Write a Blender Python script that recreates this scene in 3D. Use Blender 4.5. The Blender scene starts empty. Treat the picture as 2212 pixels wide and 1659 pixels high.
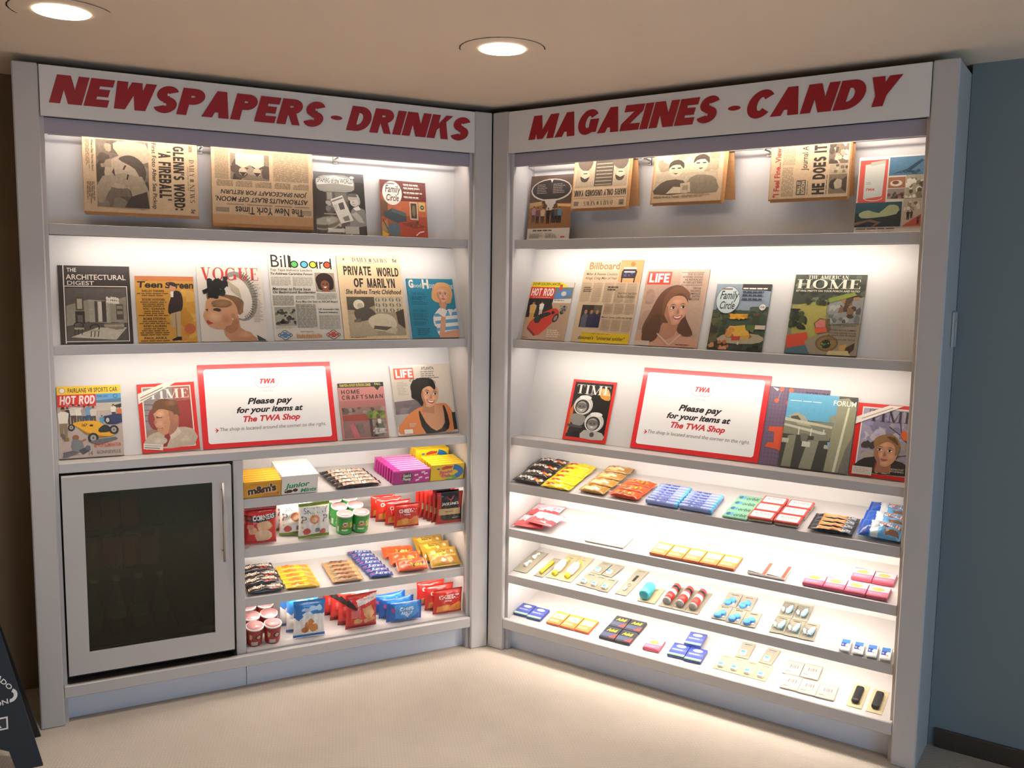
import bpy, bmesh, math, random
from mathutils import Matrix, Vector
R_ = math.radians
random.seed(7)
S = bpy.context.scene
COL = S.collection

# ------------------------------------------------------------ camera, world, lights, exposure
HALF = 0.53945                     # each shelf unit stands this far round from the corner line
cam = bpy.data.cameras.new('camera')
cam.sensor_width = 36.0
cam.lens = 1942.5 / 2212.0 * 36.0
cam.clip_start = 0.05
camo = bpy.data.objects.new('camera', cam)
COL.objects.link(camo)
yaw, pitch, roll = R_(-3.6117), R_(-6.2467), R_(0.7753)
fw = Vector((math.sin(yaw) * math.cos(pitch), math.cos(yaw) * math.cos(pitch), math.sin(pitch)))
rt = Vector((math.cos(yaw), -math.sin(yaw), 0))
up = rt.cross(fw)
r2 = rt * math.cos(roll) + up * math.sin(roll)
u2 = up * math.cos(roll) - rt * math.sin(roll)
camo.matrix_world = Matrix(((r2.x, u2.x, -fw.x, 0.35097), (r2.y, u2.y, -fw.y, -3.98603), (r2.z, u2.z, -fw.z, 1.65804), (0, 0, 0, 1)))
S.camera = camo

S.view_settings.view_transform = 'Standard'
S.view_settings.look = 'None'
S.view_settings.exposure = 0.28
S.view_settings.gamma = 1.0
S.view_settings.use_curve_mapping = False

wd = bpy.data.worlds.new('world')
S.world = wd
wd.use_nodes = True
wd.node_tree.nodes['Background'].inputs[0].default_value = (0.74, 0.67, 0.60, 1)
wd.node_tree.nodes['Background'].inputs[1].default_value = 0.11

def area(name, loc, target, sx, sy, power, color, shape='RECTANGLE', spread=None):
    l = bpy.data.lights.new(name, 'AREA')
    l.shape = shape
    l.size = sx
    if shape in ('RECTANGLE', 'ELLIPSE'):
        l.size_y = sy
    l.energy = power
    l.color = color
    if spread:
        l.spread = spread
    o = bpy.data.objects.new(name, l)
    COL.objects.link(o)
    o.location = loc
    o.rotation_euler = (Vector(target) - Vector(loc)).to_track_quat('-Z', 'Y').to_euler()
    return o

CEIL = 2.427
LAMPS = [(0.113, -0.955), (-1.13, -1.38)]          # the two downlights in view
# daylight from the glazing behind the viewer, and unseen ceiling fill lamps added to brighten the room
area('window_daylight', (3.4, -5.4, 0.55), (1.2, -.5, 0.25), 2.6, .9, 50, (0.36, 0.66, 1.0))
for lx, ly in ((0.5, -2.6), (-1.0, -3.2), (1.5, -4.4), (-1.4, -5.2)):
    area('added_ceiling_fill', (lx, ly, CEIL - .03), (lx, ly, 0), .13, .13, 10, (1.0, .95, .89), 'DISK', R_(80))
for lx, ly in LAMPS:
    area('downlight_glow', (lx, ly, CEIL + .0205), (lx, ly, 0), .10, .10, 3.2, (1.0, .93, .85), 'DISK', R_(78))

# ------------------------------------------------------------ materials
def lin(c):
    if isinstance(c, str):
        c = c.lstrip('#')
        c = [int(c[i:i + 2], 16) / 255 for i in (0, 2, 4)]
        return tuple(x / 12.92 if x <= .04045 else ((x + .055) / 1.055) ** 2.4 for x in c)
    return tuple(c[:3])

def mat(name, color, rough=.5, metal=0., noise=0., nscale=40., bump=0., bscale=200., emit=0., ecol=None, coat=0., spec=.5):
    m = bpy.data.materials.new(name)
    m.use_nodes = True
    nt = m.node_tree
    b = nt.nodes['Principled BSDF']
    c = lin(color) + (1,)
    b.inputs['Base Color'].default_value = c
    b.inputs['Roughness'].default_value = rough
    b.inputs['Metallic'].default_value = metal
    b.inputs['Specular IOR Level'].default_value = spec
    b.inputs['Coat Weight'].default_value = coat
    tc = nt.nodes.new('ShaderNodeTexCoord')
    if noise:
        n = nt.nodes.new('ShaderNodeTexNoise')
        n.inputs['Scale'].default_value = nscale
        n.inputs['Detail'].default_value = 5
        nt.links.new(tc.outputs['Object'], n.inputs['Vector'])
        r = nt.nodes.new('ShaderNodeMapRange')
        r.inputs['To Min'].default_value = 1 - noise
        r.inputs['To Max'].default_value = 1 + noise
        nt.links.new(n.outputs['Fac'], r.inputs['Value'])
        x = nt.nodes.new('ShaderNodeMix')
        x.data_type = 'RGBA'
        x.blend_type = 'MULTIPLY'
        x.inputs['Factor'].default_value = 1
        x.inputs['A'].default_value = c
        nt.links.new(r.outputs['Result'], x.inputs['B'])
        nt.links.new(x.outputs['Result'], b.inputs['Base Color'])
    if bump:
        n2 = nt.nodes.new('ShaderNodeTexNoise')
        n2.inputs['Scale'].default_value = bscale
        nt.links.new(tc.outputs['Object'], n2.inputs['Vector'])
        bp = nt.nodes.new('ShaderNodeBump')
        bp.inputs['Strength'].default_value = bump
        bp.inputs['Distance'].default_value = .002
        nt.links.new(n2.outputs['Fac'], bp.inputs['Height'])
        nt.links.new(bp.outputs['Normal'], b.inputs['Normal'])
    if emit:
        b.inputs['Emission Color'].default_value = lin(ecol or color) + (1,)
        b.inputs['Emission Strength'].default_value = emit
    return m

def ink(name, rough, coat=0., metal=0., bump=0.):
    """printed surface: the colour of each printed area is stored on the faces, alpha holds how mottled that area is"""
    m = mat(name, '#ffffff', rough, metal, 0, coat=coat, bump=bump, bscale=60.)
    nt = m.node_tree
    b = nt.nodes['Principled BSDF']
    at = nt.nodes.new('ShaderNodeAttribute')
    at.attribute_name = 'ink'
    tc = nt.nodes.new('ShaderNodeTexCoord')
    n = nt.nodes.new('ShaderNodeTexNoise')
    n.inputs['Scale'].default_value = 90
    n.inputs['Detail'].default_value = 6
    n.inputs['Roughness'].default_value = .75
    nt.links.new(tc.outputs['Object'], n.inputs['Vector'])
    a = nt.nodes.new('ShaderNodeMath'); a.operation = 'SUBTRACT'; a.inputs[1].default_value = .5
    nt.links.new(n.outputs['Fac'], a.inputs[0])
    k = nt.nodes.new('ShaderNodeMath'); k.operation = 'MULTIPLY'
    nt.links.new(a.outputs[0], k.inputs[0])
    nt.links.new(at.outputs['Alpha'], k.inputs[1])
    k2 = nt.nodes.new('ShaderNodeMath'); k2.operation = 'MULTIPLY_ADD'; k2.inputs[1].default_value = 4.0; k2.inputs[2].default_value = 1.0
    nt.links.new(k.outputs[0], k2.inputs[0])
    mx = nt.nodes.new('ShaderNodeMath'); mx.operation = 'MAXIMUM'; mx.inputs[1].default_value = .05
    nt.links.new(k2.outputs[0], mx.inputs[0])
    x = nt.nodes.new('ShaderNodeVectorMath'); x.operation = 'SCALE'
    nt.links.new(at.outputs['Color'], x.inputs[0])
    nt.links.new(mx.outputs[0], x.inputs['Scale'])
    nt.links.new(x.outputs[0], b.inputs['Base Color'])
    return m

MT = {
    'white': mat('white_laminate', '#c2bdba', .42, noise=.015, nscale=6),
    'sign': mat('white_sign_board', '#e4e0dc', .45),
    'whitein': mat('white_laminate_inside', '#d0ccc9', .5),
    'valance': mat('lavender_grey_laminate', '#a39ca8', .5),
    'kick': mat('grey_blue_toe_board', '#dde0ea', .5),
    'red': mat('red_vinyl', '#a51521', .45),
    'gap': mat('black_gap', '#0c0908', .9),
    'led': mat('light_diffuser_row', '#fff2e4', .5, emit=1, ecol=(1, .91, .80)),
    'steel': mat('brushed_steel', '#b8b4ae', .3, 1.),
    'rod': mat('steel_rod', '#8c8780', .35, .9),
    'news': ink('newsprint_ink', .9),
    'paper': ink('printed_paper', .5),
    'gloss': ink('glossy_print', .33, .25),
    'foil': ink('printed_wrapper', .28, .35, bump=.25),
    'tin': ink('printed_tin', .3, .3),
    'pages': mat('page_edges', '#cfc2ab', .8, noise=.12, nscale=300),
    'oldpages': mat('yellowed_page_edges', '#b98f63', .9, noise=.15, nscale=120),
    'card': mat('clear_grey_backing_card', '#97917f', .4),
    'cream': mat('cream_backing_card', '#b9ac88', .45),
    'black': mat('black_plastic', '#15171a', .45),
    'dark': mat('dark_fridge_lining', '#10110e', .6),
    'lid': mat('pink_foil_lid', '#d99a98', .35, .2),
    'rimw': mat('white_plastic', '#ece8e0', .4),
}

def glass(name, tint, alpha, rough=.05):
    m = bpy.data.materials.new(name)
    m.use_nodes = True
    nt = m.node_tree
    nt.nodes.remove(nt.nodes['Principled BSDF'])
    out = nt.nodes['Material Output']
    tr = nt.nodes.new('ShaderNodeBsdfTransparent'); tr.inputs[0].default_value = lin(tint) + (1,)
    gl = nt.nodes.new('ShaderNodeBsdfGlossy'); gl.inputs['Roughness'].default_value = rough
    fr = nt.nodes.new('ShaderNodeFresnel'); fr.inputs[0].default_value = 1.5
    ml = nt.nodes.new('ShaderNodeMath'); ml.operation = 'MULTIPLY'; ml.inputs[1].default_value = alpha
    nt.links.new(fr.outputs[0], ml.inputs[0])
    mx = nt.nodes.new('ShaderNodeMixShader')
    nt.links.new(ml.outputs[0], mx.inputs[0])
    nt.links.new(tr.outputs[0], mx.inputs[1])
    nt.links.new(gl.outputs[0], mx.inputs[2])
    nt.links.new(mx.outputs[0], out.inputs[0])
    return m
MT['glass'] = glass('dark_tinted_glass', '#b4bd92', 1.0, .12)
MT['clear'] = glass('clear_blister_plastic', '#fbfbfa', .35, .15)

# ------------------------------------------------------------ mesh builder
class M:
    def __init__(s):
        s.v, s.f, s.m, s.c, s.mats, s.sm = [], [], [], [], [], []
    def mi(s, name):
        if name not in s.mats:
            s.mats.append(name)
        return s.mats.index(name)
    def add(s, vs, fs, m, c=(1, 1, 1, 0), smooth=False):
        o = len(s.v)
        s.v += [tuple(p) for p in vs]
        k = s.mi(m)
        for i, f in enumerate(fs):
            s.f.append(tuple(o + j for j in f))
            s.m.append(k)
            s.c.append(c[i] if isinstance(c, list) else c)
            s.sm.append(smooth)
        return s
    def bm(s, b, m, c=(1, 1, 1, 0), smooth=False):
        b.verts.index_update()
        s.add([v.co.copy() for v in b.verts], [[v.index for v in f.verts] for f in b.faces], m, c, smooth)
        b.free()
        return s
    def box(s, x0, y0, z0, x1, y1, z1, m, bev=0., c=(1, 1, 1, 0), seg=1, T=None):
        b = bmesh.new()
        bmesh.ops.create_cube(b, size=1)
        for v in b.verts:
            v.co = Vector((x0 + (x1 - x0) * (v.co.x + .5), y0 + (y1 - y0) * (v.co.y + .5), z0 + (z1 - z0) * (v.co.z + .5)))
        if bev:
            bmesh.ops.bevel(b, geom=list(b.edges), offset=bev, segments=seg, affect='EDGES', profile=.5)
        if T:
            b.transform(T)
        return s.bm(b, m, c)
    def lathe(s, prof, m, n=28, c=(1, 1, 1, 0), T=None, smooth=True):
        vs, fs = [], []
        for r, z in prof:
            for i in range(n):
                a = 2 * math.pi * i / n
                vs.append(Vector((r * math.cos(a), r * math.sin(a), z)))
        for k in range(len(prof) - 1):
            for i in range(n):
                j = (i + 1) % n
                fs.append((k * n + i, k * n + j, (k + 1) * n + j, (k + 1) * n + i))
        fs.append(tuple(range(n - 1, -1, -1)))
        fs.append(tuple((len(prof) - 1) * n + i for i in range(n)))
        if T:
            vs = [T @ v for v in vs]
        return s.add(vs, fs, m, c, smooth)
    def prism(s, poly, x0, x1, m, c=(1, 1, 1, 0)):
        """poly in (y, z), swept along x"""
        n = len(poly)
        vs = [(x0, y, z) for y, z in poly] + [(x1, y, z) for y, z in poly]
        fs = [tuple(range(n)), tuple(range(2 * n - 1, n - 1, -1))]
        fs += [(i, n + i, n + (i + 1) % n, (i + 1) % n) for i in range(n)]
        return s.add(vs, fs, m, c)
    def tube(s, pts, r, m, n=10):
        vs, fs = [], []
        P = [Vector(p) for p in pts]
        for i, p in enumerate(P):
            d = (P[min(i + 1, len(P) - 1)] - P[max(i - 1, 0)]).normalized()
            a = d.orthogonal().normalized()
            b = d.cross(a)
            for k in range(n):
                t = 2 * math.pi * k / n
                vs.append(p + (a * math.cos(t) + b * math.sin(t)) * r)
        for i in range(len(P) - 1):
            for k in range(n):
                j = (k + 1) % n
                fs.append((i * n + k, i * n + j, (i + 1) * n + j, (i + 1) * n + k))
        fs += [tuple(range(n - 1, -1, -1)), tuple((len(P) - 1) * n + k for k in range(n))]
        return s.add(vs, fs, m, smooth=True)
    def build(s, name, parent=None, recalc=False):
        me = bpy.data.meshes.new(name)
        me.from_pydata(s.v, [], s.f)
        for n in s.mats:
            me.materials.append(MT[n])
        me.polygons.foreach_set('material_index', s.m)
        me.polygons.foreach_set('use_smooth', s.sm)
        at = me.attributes.new('ink', 'FLOAT_COLOR', 'CORNER')
        buf = []
        for f, c in zip(s.f, s.c):
            buf += list(c) * len(f)
        at.data.foreach_set('color', buf)
        if recalc:
            b = bmesh.new(); b.from_mesh(me)
            bmesh.ops.recalc_face_normals(b, faces=b.faces)
            b.to_mesh(me); b.free()
        me.update()
        o = bpy.data.objects.new(name, me)
        COL.objects.link(o)
        if parent:
            o.parent = parent
        return o

def tag(o, label, cat=None, group=None, kind=None):
    if label: o['label'] = label
    if cat: o['category'] = cat
    if group: o['group'] = group
    if kind: o['kind'] = kind
    return o
def empty(name, Mx=None):
    o = bpy.data.objects.new(name, None)
    o.empty_display_size = .05
    COL.objects.link(o)
    if Mx is not None:
        o.matrix_world = Mx
    return o
def dup(root):
    r = root.copy(); COL.objects.link(r)
    for ch in list(root.children):
        c = ch.copy(); COL.objects.link(c); c.parent = r
        for g in list(ch.children):
            d = g.copy(); COL.objects.link(d); d.parent = c
    return r
PROTO = {}
PLACED = []
def put(key, maker, Mx, label, cat, group=None):
    if key in PROTO:
        r = dup(PROTO[key])
    else:
        r = PROTO[key] = maker()
    r.matrix_world = Mx
    PLACED.append(r)
    return tag(r, label, cat, group)

U = {'L': Matrix.Rotation(HALF, 4, 'Z'), 'R': Matrix.Rotation(-HALF, 4, 'Z')}
T_ = Matrix.Translation
def RX(d): return Matrix.Rotation(R_(d), 4, 'X')
def RY(d): return Matrix.Rotation(R_(d), 4, 'Y')
def RZ(d): return Matrix.Rotation(R_(d), 4, 'Z')
SLOPE = math.degrees(math.atan(.24))
# shelf planes: unit, depth of the front edge, height there (display shelves rise towards the back)
PL = {'L1': ('L', .05, .787), 'L2': ('L', .05, .582), 'L3': ('L', .05, .374), 'LB': ('L', .03, .157),
      'R1': ('R', .02, .778), 'R2': ('R', .02, .570), 'R3': ('R', .02, .356), 'RB': ('R', .02, .142)}
def on(pl, x, t, rot=0, lift=.0005):
    u, v0, z0 = PL[pl]
    return U[u] @ T_((x, v0, z0)) @ RX(SLOPE) @ T_((x * 0, t, lift)) @ RZ(rot)
ORD = ['frontmost', 'second', 'third', 'fourth', 'fifth', 'sixth', 'seventh', 'eighth', 'ninth', 'tenth']
def nth(i, n, what='from the front'):
    if i == 0: return 'frontmost'
    if i == n - 1: return 'rearmost'
    return ORD[i]
# ------------------------------------------------------------ printed artwork
_tc = {}
def glyphs(s, bold, shear, sp):
    k = (s, bold, shear, sp)
    if k not in _tc:
        cu = bpy.data.curves.new('type', 'FONT')
        cu.body = s
        cu.size = 1
        cu.offset = bold
        cu.shear = shear
        cu.space_character = sp
        cu.resolution_u = 3
        ob = bpy.data.objects.new('type', cu)
        me = ob.to_mesh()
        vs = [(v.co.x, v.co.y) for v in me.vertices]
        fs = [tuple(p.vertices) for p in me.polygons]
        ob.to_mesh_clear()
        bpy.data.objects.remove(ob)
        bpy.data.curves.remove(cu)
        _tc[k] = (vs, fs)
    return _tc[k]

def arc(cx, cy, rx, ry, a0, a1, tk, tn, n=14):
    """strip of an ellipse, thick at the sides and thin at top and bottom"""
    o, i = [], []
    for k in range(n + 1):
        a = R_(a0 + (a1 - a0) * k / n)
        w = tn + (tk - tn) * abs(math.cos(a))
        o.append((cx + rx * math.cos(a), cy + ry * math.sin(a)))
        i.append((cx + (rx - w) * math.cos(a), cy + (ry - min(w, tn * 1.3)) * math.sin(a)))
    return [[o[k], o[k + 1], i[k + 1], i[k]] for k in range(n)]
def bar(x0, y0, x1, y1, w):
    return [[(x0 - w / 2, y0), (x0 + w / 2, y0), (x1 + w / 2, y1), (x1 - w / 2, y1)]]
def rc(x0, y0, x1, y1): return [[(x0, y0), (x1, y0), (x1, y1), (x0, y1)]]
def serif_letter(ch, K=.17, N=.055):
    sf = .045
    def foot(x, y, w=.2): return rc(x - w, y, x + w, y + sf)
    def stem(x, w=K): return rc(x - w / 2, 0, x + w / 2, 1) + foot(x, 0) + foot(x, 1 - sf)
    g = {
        'I': (stem(.22), .44), 'T': (rc(.38 - K / 2, 0, .38 + K / 2, 1) + foot(.38, 0) + rc(0, 1 - sf, .76, 1) + rc(0, .76, .04, 1) + rc(.72, .76, .76, 1), .76),
        'L': (stem(.2) + rc(.2, 0, .66, sf) + rc(.62, 0, .66, .26), .68),
        'E': (stem(.2) + rc(.2, 0, .68, sf) + rc(.64, 0, .68, .26) + rc(.2, 1 - sf, .66, 1) + rc(.62, .76, .66, 1) + rc(.2, .49, .5, .53) + rc(.46, .4, .5, .62), .7),
        'H': (stem(.2) + stem(.72) + rc(.2, .48, .72, .53), .92), 'N': (stem(.16, N) + stem(.78, N) + bar(.14, 1, .78, 0, K * 1.1), .94),
        'M': (stem(.16, N) + stem(.96) + bar(.16, 1, .52, 0, K) + bar(.92, 1, .52, 0, N), 1.16),
        'V': (bar(.16, 1, .42, 0, K) + bar(.68, 1, .42, 0, N) + foot(.16, 1 - sf, .17) + foot(.68, 1 - sf, .14), .84),
        'A': (bar(.14, 0, .42, 1, N) + bar(.7, 0, .42, 1, K) + foot(.14, 0, .14) + foot(.7, 0, .18) + rc(.24, .3, .62, .34), .86),
        'Y': (bar(.14, 1, .4, .45, K) + bar(.66, 1, .4, .45, N) + rc(.4 - K / 2, 0, .4 + K / 2, .46) + foot(.4, 0) + foot(.14, 1 - sf, .15) + foot(.66, 1 - sf, .13), .8),
        'W': (bar(.14, 1, .36, 0, K) + bar(.6, 1, .36, 0, N) + bar(.58, 1, .82, 0, K) + bar(1.04, 1, .82, 0, N) + foot(.14, 1 - sf, .15) + foot(.6, 1 - sf, .13) + foot(1.04, 1 - sf, .13), 1.18),
        'O': (arc(.46, .5, .46, .52, 0, 360, K, N, 24), .94), 'U': (rc(.2 - K / 2, .3, .2 + K / 2, 1) + foot(.2, 1 - sf) + rc(.7, .3, .7 + N, 1) + foot(.72, 1 - sf, .15) + arc(.42, .32, .33, .34, 180, 360, K, N), .9),
        'C': (arc(.46, .5, .46, .52, 45, 315, K, N, 20) + rc(.74, .64, .79, .97), .86), 'G': (arc(.46, .5, .46, .52, 45, 325, K, N, 20) + rc(.74, .64, .79, .97) + rc(.7, .05, .7 + K, .42) + foot(.78, .4, .16), .96),
        'D': (stem(.2) + arc(.3, .5, .52, .5, -90, 90, K, N, 16) + rc(.2, 0, .32, N) + rc(.2, 1 - N, .32, 1), .86),
        'R': (stem(.2) + arc(.34, .74, .32, .26, -90, 90, K, N, 12) + rc(.2, 1 - N, .36, 1) + rc(.2, .48, .36, .53) + bar(.44, .5, .7, 0, K) + foot(.72, 0, .12), .82),
        'S': (arc(.32, .74, .27, .27, 30, 270, K * .8, N, 14) + arc(.32, .26, .29, .27, -150, 90, K * .9, N, 14) + bar(.2, .6, .44, .4, K * .9) + rc(.54, .74, .58, .98) + rc(.03, .02, .07, .28), .66),
        ' ': ([], .4), '-': (rc(.05, .42, .35, .5), .4),
    }
    return g.get(ch, g['I'])

def sans_letter(ch, K=.25):
    """heavy block capital in a box one unit high"""
    q = K * .82                      # thickness of horizontal strokes
    def V(x, a=0, b=1): return rc(x, a, x + K, b)
    def bow(cx, cy, rx, ry, a0, a1, n=16):
        o = [(cx + rx * math.cos(R_(a0 + (a1 - a0) * k / n)), cy + ry * math.sin(R_(a0 + (a1 - a0) * k / n))) for k in range(n + 1)]
        i = [(cx + (rx - K) * math.cos(R_(a0 + (a1 - a0) * k / n)), cy + (ry - q) * math.sin(R_(a0 + (a1 - a0) * k / n))) for k in range(n + 1)]
        return [[o[k], o[k + 1], i[k + 1], i[k]] for k in range(n)]
    w = .8
    P = V(0) + rc(K, 1 - q, .42, 1) + rc(K, .40, .42, .40 + q) + bow(.42, .70, .36, .30, -90, 90)
    g = {
        'I': (V(0), K), 'L': (V(0) + rc(K, 0, .66, q), .68), 'T': (V(.4 - K / 2, 0, 1) + rc(0, 1 - q, .4 - K / 2, 1) + rc(.4 + K / 2, 1 - q, .8, 1), .8),
        'E': (V(0) + rc(K, 0, .72, q) + rc(K, 1 - q, .72, 1) + rc(K, .5 - q / 2, .66, .5 + q / 2), .74), 'F': (V(0) + rc(K, 1 - q, .7, 1) + rc(K, .46 - q / 2, .62, .46 + q / 2), .7),
        'H': (V(0) + V(.62) + rc(K, .5 - q / 2, .62, .5 + q / 2), .62 + K), 'N': (V(0) + V(.64) + [[(K * .2, 1), (K * 1.25, 1), (.64 + K * .8, 0), (.64 - K * .25, 0)]], .64 + K),
        'M': (V(0) + V(.86) + [[(0, 1), (K * 1.2, 1), (.555 + K * .42, 0), (.555 - K * .42, 0)], [(.86 + K, 1), (.86 - K * .2, 1), (.555 - K * .42, 0), (.555 + K * .42, 0)]], .86 + K),
        'W': ([[(0, 1), (K * 1.05, 1), (.31 + K * .5, 0), (.31 - K * .55, 0)], [(.62 - K * .5, 1), (.62 + K * .42, 1), (.31 + K * .5, 0), (.31 - K * .4, 0)], [(.62 - K * .42, 1), (.62 + K * .5, 1), (.93 + K * .4, 0), (.93 - K * .5, 0)], [(1.24 - K * 1.05, 1), (1.24, 1), (.93 + K * .55, 0), (.93 - K * .5, 0)]], 1.24),
        'V': ([[(0, 1), (K * 1.08, 1), (.44 + K * .5, 0), (.44 - K * .5, 0)], [(.88, 1), (.88 - K * 1.08, 1), (.44 - K * .5, 0), (.44 + K * .5, 0)]], .88),
        'A': ([[(0, 0), (K * 1.08, 0), (.46 + K * .5, 1), (.46 - K * .5, 1)], [(.92, 0), (.92 - K * 1.08, 0), (.46 - K * .5, 1), (.46 + K * .5, 1)]] + rc(.26, .2, .66, .2 + q * .85), .92),
        'Y': ([[(0, 1), (K * 1.15, 1), (.44 + K * .4, .36), (.44 - K * .5, .36)], [(.88, 1), (.88 - K * 1.15, 1), (.44 - K * .4, .36), (.44 + K * .5, .36)]] + rc(.44 - K / 2, 0, .44 + K / 2, .45), .88),
        'K': (V(0) + [[(K, .36), (K, .62), (.56, 1), (.84, 1)], [(K * 1.2, .52), (K * 1.9, .72), (.88, 0), (.58, 0)]], .86), 'X': (bar(.15, 1, .65, 0, K * 1.2) + bar(.65, 1, .15, 0, K * 1.2), .8),
        'Z': (rc(0, 0, .78, q) + rc(0, 1 - q, .78, 1) + [[(0, q), (.36, q), (.78, 1 - q), (.42, 1 - q)]], .78),
        'D': (V(0) + rc(K, 0, .36, q) + rc(K, 1 - q, .36, 1) + bow(.36, .5, .48, .5, -90, 90), .84), 'O': (bow(.44, .5, .44, .51, 0, 360, 28), .88), 'U': (V(0, .4, 1) + V(.58, .4, 1) + bow(.29 + K / 2, .4, .29 + K / 2, .41, 180, 360), .58 + K),
        'C': (bow(.44, .5, .44, .51, 38, 322, 24), .84), 'G': (bow(.44, .5, .44, .51, 38, 350, 24) + rc(.5, .34, .88, .34 + q) + rc(.88 - K, .08, .88, .45), .9),
        'P': (P, .78), 'R': (P + [[(.32, .42), (.6, .46), (.84, 0), (.56, 0)]], .84), 'B': (P + rc(K, 0, .42, q) + bow(.42, .3, .38, .3, -90, 90), .8),
        'S': (bow(.38, .70, .35, .305, 22, 262, 16) + bow(.38, .30, .37, .305, -158, 82, 16) + rc(.3, .5 - q * .5, .46, .5 + q * .5), .76),
        ' ': ([], .42), '-': (rc(0, .4, .34, .4 + q), .34), "'": (rc(0, .68, K * .8, 1), K * .8), ':': (rc(0, .06, K, .3) + rc(0, .55, K, .8), K), '.': (rc(0, 0, K, K), K),
    }
    return g.get(ch, g['I'])
def sans_text(txt, K=.25, sp=.1, sh=0.):
    vs, fs, x = [], [], 0.
    for ch in txt:
        qs, w = sans_letter(ch, K)
        for q in qs:
            o = len(vs)
            vs += [(x + a + sh * b, b) for a, b in q]
            fs.append(tuple(range(o, o + len(q))))
        x += w + sp
    return vs, fs

def smooth(pts, n=5):
    out, k = [], len(pts)
    for i in range(k):
        p0, p1, p2, p3 = pts[i - 1], pts[i], pts[(i + 1) % k], pts[(i + 2) % k]
        for j in range(n):
            t = j / n
            out.append(tuple(.5 * (2 * b + (c - a) * t + (2 * a - 5 * b + 4 * c - d) * t * t + (3 * b - a - 3 * c + d) * t ** 3)
                             for a, b, c, d in zip(p0, p1, p2, p3)))
    return out

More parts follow.
